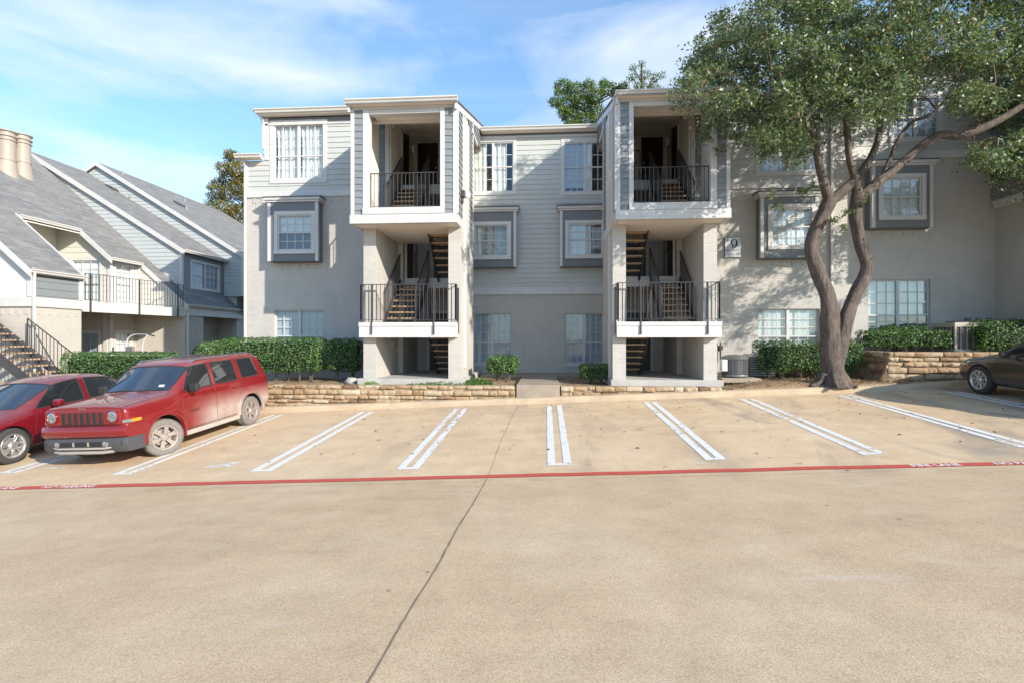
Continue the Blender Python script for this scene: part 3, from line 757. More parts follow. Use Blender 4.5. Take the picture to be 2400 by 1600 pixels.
        if rail_in: railing(rr, [(X(rail_in), ya, za), (X(rail_in), yb, zb)], .95, .12)
        if rail_out: railing(rr, [(X(rail_out), ya, za), (X(rail_out), yb, zb)], .95, .12)
        rr.build('handrail', MT['iron'], o)
    yfr, yb = 14.72, 16.46
    flight(1.80, 2.56, yb, F1, yfr, M1, rail_in=1.78)
    flight(.56, 1.44, yfr, M1, yb, F2, rail_in=1.46, rail_out=.55)
    flight(1.80, 2.56, yb, F2, yfr, M2, rail_in=1.78)
    flight(.56, 1.44, yfr, M2, yb, F3, rail_in=1.46, rail_out=.55)
    # doors
    def door(M_, u0, u1, z0, label=None, num=False):
        d = MB(); mbox(d, M_, u0, u1, .005, .04, z0+.02, z0+2.05)
        o = d.build('door', MT['door'], BL)
        if label: o['label'] = label
        pn = MB(); wd_ = (u1-u0)
        for (a, b) in ((.14, .44), (.56, .86)):
            for c, e in ((.2, .75), (.95, 1.55), (1.66, 1.92)):
                for q in ((a, b, c, c+.02), (a, b, e-.02, e), (a, a+.02, c, e), (b-.02, b, c, e)):
                    mbox(pn, M_, u0+wd_*q[0], u0+wd_*q[1], .04, .048, z0+q[2], z0+q[3])
        pn.build('door_panel', MT['door'], o)
        f = MB(); mbox(f, M_, u0-.09, u0, .005, .055, z0, z0+2.05); mbox(f, M_, u1, u1+.09, .005, .055, z0, z0+2.05); mbox(f, M_, u0-.09, u1+.09, .005, .056, z0+2.051, z0+2.14)
        f.build('door_frame', MT['white'], o)
        k = MB(); c = M_(u0+(u1-u0)*.9, .08, z0+.98); k.lathe(c, [(0, -.03), (.03, -.02), (.035, 0), (.03, .02), (0, .03)], 10, 'y'); k.lathe((c[0], c[1], c[2]+.16), [(0, -.02), (.028, -.01), (.028, .01), (0, .02)], 10, 'y')
        k.build('door_knob', MT['brass'], o, smooth=60)
    Mb = lambda u, w, z: (X(u), 18.15-w, z)
    Ms = lambda u, w, z: (X(.64)+s*w, u, z)
    Ms3 = lambda u, w, z: (X(.50)+s*w, u, z)
    door(Mb, .66, 1.42, F3); door(Mb, 1.25, 2.1, F2); door(Mb, 1.1, 1.95, F1)
    door(Ms, 16.62, 17.45, F2); door(Ms3, 16.6, 17.45, F3)
    for z, Mm in ((F3, Ms3),):
        lm = MB(); c = Mm(17.78, .0, z+1.72); 
        lm.box(min(c[0], c[0]+s*.05), max(c[0], c[0]+s*.05), c[1]-.09, c[1]+.09, c[2]-.16, c[2]+.16); o = lm.build('wall_lamp', MT['iron'], BL, bevel=.03)
        gl = MB(); gl.lathe((c[0]+s*.05, c[1], c[2]), [(.075, -.13), (.085, -.06), (.085, .08), (.07, .13), (0, .15)], 14, 'z'); gl.build('lamp_glass', MT['light_on'], o, smooth=60)
    # plaque by the flight door
    pl = MB(); c = Mb(1.6, .05, F2+1.45); pl.box(c[0]-.09, c[0]+.09, c[1]-.01, c[1]+.005, c[2]-.06, c[2]+.06); pl.build('door_number_plate', MT['white'], BL)
    return X
XL = tower(1, -5.34, False)
XR = tower(-1, 4.78, True)
# lamp on the inner corner of the left tower
lm = MB(); lm.box(-2.41, -2.28, 14.05, 14.20, 6.02, 6.22); lm.box(-2.40, -2.33, 14.09, 14.16, 5.86, 6.03); o = lm.build('flood_lamp', MT['iron'], BL, bevel=.02)
lm = MB(); lm.lathe((-2.22, 14.12, 6.08), [(0, -.09), (.06, -.07), (.085, 0), (.07, .07), (0, .09)], 14, 'z'); lm.build('lamp_glass', MT['light_on'], o, smooth=60)
downspout(BL, [(-2.38, 14.65, 8.5), (-2.38, 14.65, 1.2)])
downspout(BL, [(1.84, 13.50, 8.50), (1.80, 13.75, 8.2), (1.80, 13.85, 5.3), (1.82, 14.6, 5.0), (1.82, 14.6, .8)])
# ---------- centre bay
M = mapS(YC); x0c, x1c = -3.02, 2.45
sw = MB(); band0, band1 = 3.66, 3.93
hC = []
c3 = []
for pc in (1156, 1370):
    cx = W(pc, 800, YC)[0]; z0, z1 = W(pc, 450.5, YC)[2], W(pc, 334, YC)[2]; c3.append((cx-.74, cx+.74, z0, z1))
siding(sw, M, [(x0c, band1), (x1c, band1), (x1c, 9.40), (x0c, 9.40)], holes=c3, z00=band1-.02)
sw.build('siding', MT['lap'], BL, recalc=False)
c1 = []
for pc in (1154, 1369):
    cx = W(pc, 800, YC)[0]; z0, z1 = W(pc, 851, YC)[2], W(pc, 734, YC)[2]; c1.append((cx-.70, cx+.70, z0, z1))
bw = MB(); wallholes(bw, M, x0c, x1c, .6, band0+.05, c1, .12); dentils(bw, M, x0c+.3, x1c-.3, band0-.02)
for h in c1: mbox(bw, M, h[0]-.02, h[1]+.02, .0, .03, h[2]-.14, h[2]-.062)
bw.build('wall', MT['brick'], BL, recalc=False)
tr = MB(); tr.box(x0c, x1c, YC-.06, YC+.02, band0, band1); tr.box(x0c, x1c, YC-.05, YC+.02, 9.40, 9.48)
tr.build('band_board', MT['white'], BL, bevel=.005)
fz = MB(); siding(fz, M, [(x0c, 9.48), (x1c, 9.48), (x1c, 9.58), (x0c, 9.58)], course=.2); fz.build('frieze', MT['box'], BL, recalc=False)
so = MB(); so.box(-2.36, 1.84, YC-.30, YC-.03, 9.56, 9.59); so.build('soffit', MT['soffit'], BL)
gu = MB(); gutter(gu, mapS(YC-.30), -2.36, 1.84, 9.68); gu.build('gutter', MT['gutter'], BL)
rf = MB(); rf.hexa([(-2.42, YC-.34, 9.60), (1.88, YC-.34, 9.60), (1.88, 27, 10.6), (-2.42, 27, 10.6), (-2.42, YC-.34, 9.66), (1.88, YC-.34, 9.66), (1.88, 27, 10.66), (-2.42, 27, 10.66)]); rf.build('roof', MT['roofx'], BL)
# vent pipe
vp = MB(); vx = W(1172, 300, 20)[0]; vp.tube([(vx, 20, 9.7), (vx, 20, 10.35)], .07, 10); vp.tube([(vx, 20, 10.36), (vx, 20, 10.42)], .12, 10); vp.build('vent_pipe', MT['metal'], BL)
window(BL, M, *c3[0], trim=.12, back=[('cloth', .03, .33, 0, 1), ('cloth', .51, .80, 0, 1)], label='upper centre window with sheer curtains')
window(BL, M, *c3[1], trim=.12, back=[('blind', .0, .5, .1, 1), ('cloth', .5, .68, 0, 1)], label='upper centre window half covered by a pale blind')
for h in c1: window(BL, M, *h, trim=0, rows=(3, 2), split=.42, back='blind')
cx = W(1201.7, 800, YC-.36)[0]-.12; zz = W(1150, 601, YC-.36)[2], W(1150, 529, YC-.36)[2]
yb_ = YC-.36
for side in (0, 1):
    if side == 0: wx1 = W(1190, 800, yb_)[0]; wx0 = wx1-1.20
    else: wx0 = W(1332.5, 800, yb_)[0]; wx1 = wx0+1.20
    z0, z1 = W(1150, 601, yb_)[2], W(1150, 528, yb_)[2]
    bay(BL, wx0-.30, wx1+.30, W(1150, 626, yb_)[2], W(1150, 487, yb_)[2], YC, wx0, wx1, z0, z1,
        [('cloth', .0, .22, 0, 1)] if side == 0 else [('blindw', 0, .68, 0, 1), ('blind', .7, 1, .2, .9)], label='bay window with dark glass and one pale curtain' if side == 0 else 'bay window with white slatted blind half drawn')
# ---------- left block
M = mapS(YW); xl = W(577, 800, YW)[0]; xm = W(622, 800, YW)[0]; xr = -5.30
def sb(y, Y=YW, px=700): return W(px, y, Y)[2]
zb0, zb1 = sb(462.5), sb(448.5)
l3 = W(700, 800, YW)[0]; L3 = (l3-.86, l3+.86, sb(420), sb(293)); L1 = (l3-.86, l3+.86, sb(727)-1.5, sb(727))
s = MB(); siding(s, M, [(xm, zb1), (xr, zb1), (xr, 9.30), (xm, 9.30)], holes=[L3], z00=zb1); siding(s, M, [(xl, zb1), (xm, zb1), (xm, 8.12), (xl, 8.12)], z00=zb1)
s.build('siding', MT['lap'], BL, recalc=False)
fz = MB(); siding(fz, M, [(xm, 9.36), (xr, 9.36), (xr, 9.56), (xm, 9.56)], course=.2); fz.build('frieze', MT['box'], BL, recalc=False)
bw = MB(); wallholes(bw, M, xl, xr+.3, .1, zb0+.03, [L1], .12); dentils(bw, M, xl+.15, xr, zb0-.02)
bw.build('wall', MT['brick'], BL, recalc=False)
cs = MB(); cs.box(xl, xr, YW+.5, 27, .1, 6.9); cs.box(xm, xr, YW+.6, 27, 6.9, 9.55); cs.box(xl, xm, YW+.6, 27, 6.9, 8.12)
cs.poly([(xl, YW, .1), (xl, YW+.6, .1), (xl, YW+.6, 8.15), (xl, YW, 8.15)]); cs.poly([(xm, YW, 8.2), (xm, YW+.7, 8.2), (xm, YW+.7, 9.6), (xm, YW, 9.6)])
cs.build('side_wall', MT['brick'], BL)
t = MB(); t.box(xl-.03, xr, YW-.05, YW+.01, zb0, zb1); t.box(xl-.02, xl+.08, YW-.04, YW+.03, zb1+.002, 8.12); t.box(xm-.02, xm+.12, YW-.045, YW+.03, 8.13, 9.55); t.box(xm, xr, YW-.045, YW+.02, 9.30, 9.36)
t.build('band_board', MT['white'], BL, bevel=.005)
so = MB(); so.box(xm-.15, xr, YW-.25, YW-.03, 9.58, 9.62); so.box(xl-.2, xm-.03, YW-.25, YW-.03, 8.13, 8.16); so.build('soffit', MT['soffit'], BL)
gu = MB(); gutter(gu, mapS(YW-.25), xm-.2, xr+.05, 9.74); gutter(gu, mapS(YW-.25), xl-.22, xm+.02, 8.25); gu.build('gutter', MT['gutter'], BL)
rf = MB(); rf.hexa([(xm-.25, YW-.3, 9.66), (xr+.1, YW-.3, 9.66), (xr+.1, 27, 10.4), (xm-.25, 27, 10.4), (xm-.25, YW-.3, 9.72), (xr+.1, YW-.3, 9.72), (xr+.1, 27, 10.46), (xm-.25, 27, 10.46)])
rf.hexa([(xl-.25, YW-.3, 8.17), (xm-.01, YW-.3, 8.17), (xm-.01, 19, 9.2), (xl+.3, 19, 9.2), (xl-.25, YW-.3, 8.23), (xm-.01, YW-.3, 8.23), (xm-.01, 19, 9.26), (xl+.3, 19, 9.26)]); rf.build('roof', MT['roofx'], BL)
downspout(BL, [(xm-.08, YW-.15, 9.6), (xm-.05, YW-.03, 9.35), (xm-.05, YW-.03, 8.5)]); downspout(BL, [(xl-.02, YW-.2, 8.15), (xl+.0, YW-.05, 7.9), (xl+.0, YW-.05, .7)])
downspout(BL, [(-5.40, 13.35, 8.5), (-5.38, 13.55, 8.25), (-5.38, 15.2, 7.9), (-5.38, 16.5, 7.7)])
window(BL, M, *L3, trim=.15, rows=(3, 2), split=.42, back=[('cloth', .02, .49, 0, 1), ('cloth', .51, .98, 0, 1)], sag=True, label='large sunlit top-floor window with white draped curtains')
window(BL, M, *L1, trim=0, rows=(3, 2), split=.42, back='blind')
yb_ = YW-.36
x0, x1, z0, z1 = rect(628, 745, 480, 612, yb_); wx0, wx1, wz0, wz1 = rect(651, 731, 504, 587, yb_)
bay(BL, x0, x1, z0, sb(463, yb_), YW, wx0, wx1, wz0, wz1, [('blindw', 0, 1, .46, 1), ('blind', 0, 1, 0, .45)], half=True, label='left bay window with a screened lower sash')
bw = MB(); dentils(bw, M, x0+.1, x1-.1, z0-.03, h=.16); bw.build('dentil_course', MT['brick'], BL)
# ---------- right block and the raised block beyond it
xr0, xr1, xe = 4.72, W(1947, 800, YW)[0], 13.95
DZ = .87
zb0, zb1 = 6.83, 7.05
r3 = (xr0+W(1769, 800, YW)[0]-4.72+.14,); a = W(1769, 800, YW)[0]+.15; R3 = (a, a+1.86, sb(403, YW, 1800), sb(403, YW, 1800)+1.78)
R1 = (W(1777, 800, YW)[0], W(1777, 800, YW)[0]+1.90, sb(724, YW, 1800)-1.5, sb(724, YW, 1800))
s = MB(); siding(s, M, [(xr0, zb1), (xr1, zb1), (xr1, 9.30), (xr0, 9.30)], holes=[R3], z00=zb1)
q0, q1 = sb(374, YW, 2100), sb(355, YW, 2100)
a = W(2092, 800, YW)[0]; R33 = (a, a+1.35, sb(325, YW, 2100), sb(325, YW, 2100)+1.3)
siding(s, M, [(xr1, q1), (xe, q1), (xe, 10.5), (xr1, 10.5)], holes=[R33], z00=q1)
s.build('siding', MT['lap'], BL, recalc=False)
a0 = W(2035, 800, YW)[0]; R31 = (a0, a0+1.86, sb(655, YW, 2100)-1.75, sb(655, YW, 2100))
bw = MB(); wallholes(bw, M, xr0-.3, xr1, .3, zb0+.03, [R1], .14); wallholes(bw, M, xr1, xe, .3, q0+.03, [R31], .14)
dentils(bw, M, xr0+.4, xr1-.1, zb0-.02); dentils(bw, M, xr1+.1, xe-.1, q0-.02); bw.build('wall', MT['brick'], BL, recalc=False)
cs = MB(); cs.box(xr0, xe, YW+.6, 27, .1, 9.5); cs.box(xr1, xe, YW+.6, 27, 9.5, 10.6); cs.poly([(xr1, YW, 9.2), (xr1, YW+.7, 9.2), (xr1, YW+.7, 10.6), (xr1, YW, 10.6)]); cs.build('side_wall', MT['brick'], BL)
t = MB(); t.box(xr0, xr1, YW-.05, YW+.01, zb0, zb1); t.box(xr1, xe, YW-.05, YW+.01, q0, q1); t.box(xr0, xr1, YW-.045, YW+.02, 9.30, 9.36); t.box(xr1-.06, xr1+.06, YW-.06, YW-.052, zb1, 9.5); t.build('band_board', MT['white'], BL, bevel=.005)
so = MB(); so.box(xr0, xr1, YW-.25, YW-.03, 9.58, 9.62); so.box(xr1, xe, YW-.25, YW-.03, 10.5, 10.54); so.build('soffit', MT['soffit'], BL)
gu = MB(); gutter(gu, mapS(YW-.25), xr0-.05, xr1+.1, 9.74); gutter(gu, mapS(YW-.25), xr1-.1, xe, 10.7); gu.build('gutter', MT['gutter'], BL)
rf = MB(); rf.hexa([(xr0-.1, YW-.3, 9.66), (xr1, YW-.3, 9.66), (xr1, 27, 10.4), (xr0-.1, 27, 10.4), (xr0-.1, YW-.3, 9.72), (xr1, YW-.3, 9.72), (xr1, 27, 10.46), (xr0-.1, 27, 10.46)])
rf.hexa([(xr1-.1, YW-.3, 10.6), (xe+2, YW-.3, 10.6), (xe+2, 27, 11.3), (xr1-.1, 27, 11.3), (xr1-.1, YW-.3, 10.66), (xe+2, YW-.3, 10.66), (xe+2, 27, 11.36), (xr1-.1, 27, 11.36)]); rf.build('roof', MT['roofx'], BL)
downspout(BL, [(xr1+.0, YW-.06, 9.5), (xr1+.0, YW-.06, 1.2)]); downspout(BL, [(xr1-.25, YW-.04, 7.9), (xr1-.25, YW-.04, 6.95)])
window(BL, M, *R3, trim=.15, rows=(3, 2), split=.42, back='blindw', label='top-floor window half hidden by the tree crown')
window(BL, M, *R1, trim=0, rows=(3, 2), split=.42, back='vertw', label='ground-floor window left of the tree trunk with white blind')
window(BL, M, *R33, trim=.13, twin=True, cols=2, back='blind'); window(BL, M, *R31, trim=0, rows=(3, 3), split=.36, back=[('vertw', 0, 1, .36, 1), ('vertw', 0, .47, 0, .36), ('blind', .5, 1, 0, .35)], half=True, label='tall ground-floor window above the planter with blinds')
x0, x1, z0, z1 = rect(1783, 1917, 466, 604, yb_); wx0, wx1, wz0, wz1 = rect(1809, 1903, 488, 576, yb_)
bay(BL, x0, x1, z0, sb(450, yb_, 1850), YW, wx0, wx1, wz0, wz1, [('blindw', 0, 1, 0, 1)], label='bay window dappled with leaf shadow')
bw = MB(); dentils(bw, M, x0+.1, x1-.1, z0-.03, h=.18)
x0, x1, z0, z1 = rect(2044, 2186, 394, 533, yb_); wx0, wx1, wz0, wz1 = rect(2068, 2160, 417, 507, yb_)
bay(BL, x0, x1, z0, sb(377, yb_, 2110), YW, wx0, wx1, wz0, wz1, 'blindw', label='rightmost bay window with horizontal slat blind')
dentils(bw, M, x0+.1, x1-.1, z0-.03, h=.18); bw.build('dentil_course', MT['brick'], BL)
# a third stair tower, nearly all beyond the right edge, stands on the raised ground
before = set(BL.children)
tower(1, 13.78, False)
for o in BL.children:
    if o not in before: o.location.z += DZ
# ---------- number sign (serif nine drawn as a stroke of varying width)
sg = thing('building_number_sign', 'framed sign with a big black 9 on the brick wall beside the right stair tower', 'sign', (W(1717, 600, YW)[0], YW, W(1717, 606, YW)[2]))
x0, x1, z0, z1 = rect(1697, 1736, 557, 605, YW); pm = paint('sign_face_silver', (.50, .51, .53), .4, .04)
b = MB(); b.box(x0, x1, YW-.05, YW-.002, z0, z1); b.build('sign_frame', MT['iron'], sg, bevel=.004)
wS, hS = x1-x0, z1-z0; zd = z0+hS*.34; xd = x0+wS*.19
b = MB(); b.box(x0+.012, xd-.006, YW-.056, YW-.051, zd+.006, z1-.012); b.box(xd+.006, x1-.012, YW-.056, YW-.051, zd+.006, z1-.012); b.box(x0+.012, x1-.012, YW-.056, YW-.051, z0+.012, zd-.006); b.build('sign_face', pm, sg)
def stroke(pts, Mf):
    mb = MB()
    L, Rr = [], []
    for i, (x, y, w) in enumerate(pts):
        x0_, y0_ = pts[max(i-1, 0)][:2]; x1_, y1_ = pts[min(i+1, len(pts)-1)][:2]
        d = Vector((x1_-x0_, y1_-y0_)).normalized(); n = Vector((-d.y, d.x))*w/2
        L.append((x+n.x, y+n.y)); Rr.append((x-n.x, y-n.y))
    for i in range(len(pts)-1): mb.poly([Mf(*L[i]), Mf(*Rr[i]), Mf(*Rr[i+1]), Mf(*L[i+1])])
    return mb
cxn, czn = xd+(x1-xd)*.47, zd+(z1-zd)*.60; rr = hS*.155
Mf = lambda x, y: (cxn+x, YW-.059, czn+y)
pts = [(rr*.82*math.cos(R(t)), rr*1.02*math.sin(R(t)), rr*(.14+.30*abs(math.cos(R(t))))) for t in range(0, 361, 15)]
nb = stroke(pts, Mf)
pts = [(rr*.84, rr*.1, rr*.42), (rr*.86, -rr*.5, rr*.42), (rr*.70, -rr*1.05, rr*.34), (rr*.35, -rr*1.5, rr*.22), (0, -rr*1.65, rr*.16), (-rr*.45, -rr*1.5, rr*.22)]
q = stroke(pts, Mf); n0 = len(nb.v); nb.v += q.v; nb.f += [tuple(i+n0 for i in f) for f in q.f]; nb.m += q.m
dsc = [Mf(-rr*.55+rr*.27*math.cos(t), -rr*1.28+rr*.27*math.sin(t)) for t in [i*math.pi/6 for i in range(12)]]; nb.v = [(v[0], v[1], v[2]) for v in nb.v]; nb.poly([(p[0], p[1]-.001, p[2]) for p in dsc])
nb.build('number_nine', MT['door'], sg, recalc=False)
textobj('unit_number_lettering', '111-126', hS*.135, lambda x, y, z: ((x0+x1)/2+.02+x, YW-.059, z0+hS*.12+y), MT['box'], sg, align='CENTER', bold=.001)
# =================== neighbouring building on the left (steep shingle roofs stepping back)
NB = thing('neighbour_building', 'pale building on the left with steep grey shingle roofs and a railed balcony', 'building', (-20, 19, .2))
rp1 = lambda x: 3.62+.87*(-16.2-x)
XR, ZR = -24.74, 11.05
def roofquad(mb, pts, th=.10):
    mb.hexa([(x, y, z-th) for x, y, z in pts]+[(x, y, z) for x, y, z in pts])
rf = MB()
def strip(xe, ya, yb, xt=XR):
    roofquad(rf, [(xe, ya, rp1(xe)), (xe, yb, rp1(xe)), (xt, yb, rp1(xt)), (xt, ya, rp1(xt))])
strip(-16.98, 15.55, 17.5); strip(-19.7, 17.503, 20.1); strip(-18.3, 20.103, 21.7); strip(-16.15, 21.703, 25.95)
roofquad(rf, [(XR, 15.55, ZR), (XR, 22.5, ZR), (-33, 22.5, 4.0), (-33, 15.55, 4.0)])
r1 = rf.build('roof', MT['roof'], NB)
rf = MB(); rp2 = lambda x: 11.06-.615*(x+24.74)
roofquad(rf, [(-16.82, 22.38, rp2(-16.82)), (-16.82, 25.75, rp2(-16.82)), (XR, 25.75, 11.06), (XR, 22.38, 11.06)]); roofquad(rf, [(XR, 22.38, 11.06), (XR, 25.75, 11.06), (-33, 25.75, 6), (-33, 22.38, 6)])
r2 = rf.build('roof', MT['roof'], NB)
rf = MB(); XR3 = -24.1; rp3 = lambda x: 11.56-.615*(x-XR3)
roofquad(rf, [(-15.85, 25.45, rp3(-15.85)), (-15.85, 36, rp3(-15.85)), (XR3, 36, 11.56), (XR3, 25.45, 11.56)]); roofquad(rf, [(XR3, 25.45, 11.56), (XR3, 36, 11.56), (-33, 36, 6), (-33, 25.45, 6)])
r3o = rf.build('roof', MT['roof'], NB)
# gable siding faces
s = MB(); M225 = mapS(22.5); M256 = mapS(25.6)
siding(s, M225, [(-24.74, 11.0), (-24.7, 11.0), (-17.04, 6.28), (-17.04, 4.32)], course=.185, z00=0)
siding(s, M256, [(-25.3, 10.8), (-24.1, 11.45), (-16.0, 6.45), (-16.0, 4.3), (-17.0, 4.3)], course=.185, z00=0)
s.build('gable_siding', MT['lapd'] if False else paint('pale_grey_gable_siding', (.40, .42, .42), .5, .05), NB, recalc=False)
s = MB(); wh2 = (23.15, 25.15, 4.55, 5.78)
siding(s, mapE(-17.04), [(22.5, 4.3), (25.6, 4.3), (25.6, 6.2), (22.5, 6.2)], holes=[wh2], z00=0, course=.185)
siding(s, mapE(-16.0), [(25.6, 3.4), (35, 3.4), (35, 6.5), (25.6, 6.5)], z00=0, course=.185)
siding(s, mapE(-17.15), [(15.75, 3.42), (17.5, 3.42), (17.5, 4.38), (15.75, 4.38)], z00=0, course=.25)
s.build('side_siding', MT['lapd'], NB, recalc=False)
window(NB, mapE(-17.04), *wh2, trim=.1, cols=3, rows=(2, 2), back='blind', label='dark siding window under the upper eave')
# cream gable wall of the dormer and inner faces
s = MB(); wA = (-20.4, -19.15, 3.45, 5.42); siding(s, mapS(20.4), [(-21.2, 3.4), (-18.66, 3.4), (-18.66, rp1(-18.66)-.12), (-21.2, rp1(-21.2)-.12)], holes=[wA], z00=0, course=.24)
wB = (20.66, 21.5, 3.6, 5.3); siding(s, mapE(-18.66), [(20.4, 3.4), (21.75, 3.4), (21.75, 5.7), (20.4, 5.7)], holes=[wB], z00=0, course=.24)
siding(s, mapS(21.75), [(-18.66, 3.4), (-16.32, 3.4), (-16.32, rp1(-16.32)-.10), (-18.66, rp1(-18.66)-.10)], z00=0, course=.24)
s.build('dormer_siding', paint('cream_siding', (.55, .53, .47), .5, .04), NB, recalc=False)
s = MB(); s.box(-21.25, -21.15, 17.4, 20.4, 3.3, 7.6); s.box(-24, -21.2, 20.5, 21.7, 3.3, 7); s.box(-19.5, -17.3, 17.35, 17.45, 3.4, 4.4); s.build('inner_wall', MT['stucco'], NB)
window(NB, mapS(20.4), *wA, trim=.12, cols=3, rows=(3, 3), twin=False, back='flatw', label='balcony door facing the parking lot')
window(NB, mapE(-18.66), *wB, trim=.1, cols=3, rows=(3, 3), twin=False, back='flatw')
# lower walls: pale brick
wA2 = (-20.35, -19.2, .5, 2.31); wB2 = (20.66, 21.45, .5, 2.33)
b = MB(); wallholes(b, mapS(15.75), -26, -17.15, -.2, 3.12, []); wallholes(b, mapE(-17.15), 15.75, 17.5, -.2, 3.12, []); wallholes(b, mapS(20.4), -21.5, -18.66, 0, 3.4, [wA2]); wallholes(b, mapE(-18.66), 20.4, 21.75, 0, 3.4, [wB2])
wallholes(b, mapS(21.75), -18.66, -16.3, 0, 3.12, []); wallholes(b, mapE(-16.3), 21.75, 22.95, 0, 3.12, []); dentils(b, mapS(21.75), -17.6, -16.35, 3.0, h=.15); dentils(b, mapE(-16.3), 21.8, 22.9, 3.0, h=.15); dentils(b, mapE(-17.15), 15.8, 17.45, 3.0, h=.15); dentils(b, mapS(15.75), -20, -17.2, 3.0, h=.15)
b.box(-26, -17.2, 15.8, 17.4, 0, 3.1); b.box(-17.6, -17.45, 22.9, 26.5, 0, 3.4); b.box(-24, -16.4, 25.7, 35, 0, 4.5); b.box(-22, -18.7, 21.8, 22.8, 0, 4)
b.build('wall', MT['brick_l'], NB, recalc=False)
window(NB, mapS(20.4), *wA2, trim=.1, cols=3, rows=(2, 2), twin=False, back='blind'); window(NB, mapE(-18.66), *wB2, trim=.1, cols=3, rows=(2, 2), twin=False, back='flatw')
b = MB(); siding(b, mapS(15.75), [(-24.7, 3.4), (-17.15, 3.4), (-17.15, rp1(-17.15)-.12), (-24.7, rp1(-24.7)-.12)], course=30); b.build('gable_stucco', MT['stucco'] if False else paint('white_stucco', (.52, .52, .51), .85, .05, 3, 0, .5), NB, recalc=False)
t = MB()
t.box(-26, -17.10, 15.68, 15.78, 3.12, 3.44); t.box(-17.2, -17.09, 15.782, 17.5, 3.12, 3.44); t.box(-17.28, -17.10, 15.66, 15.76, 3.442, 4.42); t.box(-17.2, -17.08, 17.38, 17.52, 3.45, 4.38)
t.box(-16.98+.0, -16.24, 21.66, 21.77, 3.12, 3.44); t.box(-18.7, -16.981, 21.69, 21.77, 3.12, 3.44); t.box(-16.32, -16.23, 21.772, 26, 3.12, 3.44)
t.box(-17.12, -16.99, 22.44, 22.56, 4.3, 6.22); t.box(-18.75, -18.58, 20.33, 20.44, 3.44, 5.55); t.box(-18.70, -18.60, 21.62, 21.74, 3.44, 5.6); t.box(-16.08, -15.95, 25.54, 25.66, 4.3, 6.5)
t.box(-18.95, -18.75, 20.34, 20.42, .1, 3.35); t.box(-18.72, -18.62, 20.36, 20.5, .1, 3.35)
t.build('trim_board', MT['white'], NB, bevel=.005)
def rake(mb, x0, x1, f, y, h=.22, t_=.05):
    mb.hexa([(x0, y-t_, f(x0)-h), (x1, y-t_, f(x1)-h), (x1, y, f(x1)-h), (x0, y, f(x0)-h), (x0, y-t_, f(x0)+.01), (x1, y-t_, f(x1)+.01), (x1, y, f(x1)+.01), (x0, y, f(x0)+.01)])
t = MB(); rake(t, XR, -16.98, rp1, 15.54); rake(t, -18.3, -19.7, rp1, 20.09); rake(t, -16.13, -18.3, rp1, 21.69); rake(t, XR, -16.8, rp2, 22.37); rake(t, XR3, -15.83, rp3, 25.44); rake(t, XR3, XR3-1.6, lambda x: 11.56+.615*(x-XR3), 25.44)
t.hexa([(-16.96, 17.46, rp1(-16.96)-.12), (-16.96, 17.52, rp1(-16.96)-.12), (-19.75, 17.52, rp1(-19.75)-.12), (-19.75, 17.46, rp1(-19.75)-.12), (-16.96, 17.46, rp1(-16.96)+.03), (-16.96, 17.52, rp1(-16.96)+.03), (-19.75, 17.52, rp1(-19.75)+.03), (-19.75, 17.46, rp1(-19.75)+.03)])
t.build('rake_board', MT['white'], r1)
gu = MB()
for X0, ya, yb in ((-17.02, 15.5, 17.55), (-19.72, 17.55, 20.05), (-18.32, 20.05, 21.65), (-16.18, 21.65, 25.95)): gutter(gu, mapE(X0), ya, yb, rp1(X0)+.02, .12, .12)
gutter(gu, mapE(-16.84), 22.35, 25.7, rp2(-16.84)+.02, .12, .14); gutter(gu, mapE(-15.87), 25.4, 36, rp3(-15.87)+.02, .12, .14)
gu.build('gutter', MT['gutter'], NB)
so = MB(); so.hexa([(-19.72, 17.5, 6.50), (-19.72, 20.4, 6.50), (-21.2, 20.4, 6.9), (-21.2, 17.5, 6.9), (-19.72, 17.5, 6.54), (-19.72, 20.4, 6.54), (-21.2, 20.4, 6.94), (-21.2, 17.5, 6.94)]); so.box(-17.15, -16.2, 21.8, 25.95, 3.44, 3.48); so.build('soffit', MT['soffit'], NB)
downspout(NB, [(-16.96, 15.62, 4.25), (-17.02, 15.66, 4.0), (-17.02, 15.66, .2)]); downspout(NB, [(-16.12, 21.72, 3.5), (-16.22, 21.8, 3.2), (-16.22, 21.8, .2)])
# balcony
bc = MB(); pl = [(-17.12, 17.5), (-16.35, 21.74), (-18.66, 21.74), (-18.66, 20.4), (-21.2, 20.4), (-21.2, 17.5)]
n = len(bc.v); bc.poly([(x, y, 3.36) for x, y in pl]); bc.poly([(x, y, 3.30) for x, y in pl])
bo = bc.build('balcony_floor', MT['soffit'], NB)
bc = MB(); bc.hexa([(-17.12, 17.5, 3.05), (-17.05, 17.5, 3.05), (-16.28, 21.72, 3.05), (-16.35, 21.72, 3.05), (-17.12, 17.5, 3.42), (-17.05, 17.5, 3.42), (-16.28, 21.72, 3.42), (-16.35, 21.72, 3.42)]); bc.build('fascia', MT['white'], bo)
rl = MB(); railing(rl, [(-17.03, 17.53, 3.42), (-16.3, 21.6, 3.42)], 1.05, .06, gap=.13)
for f in (.04, .5, .93): x, y = -17.03+.73*f+.03, 17.53+4.07*f; rl.bar((x, y, 3.05), (x, y, 4.45), .045)
rl.build('railing', MT['iron'], NB)
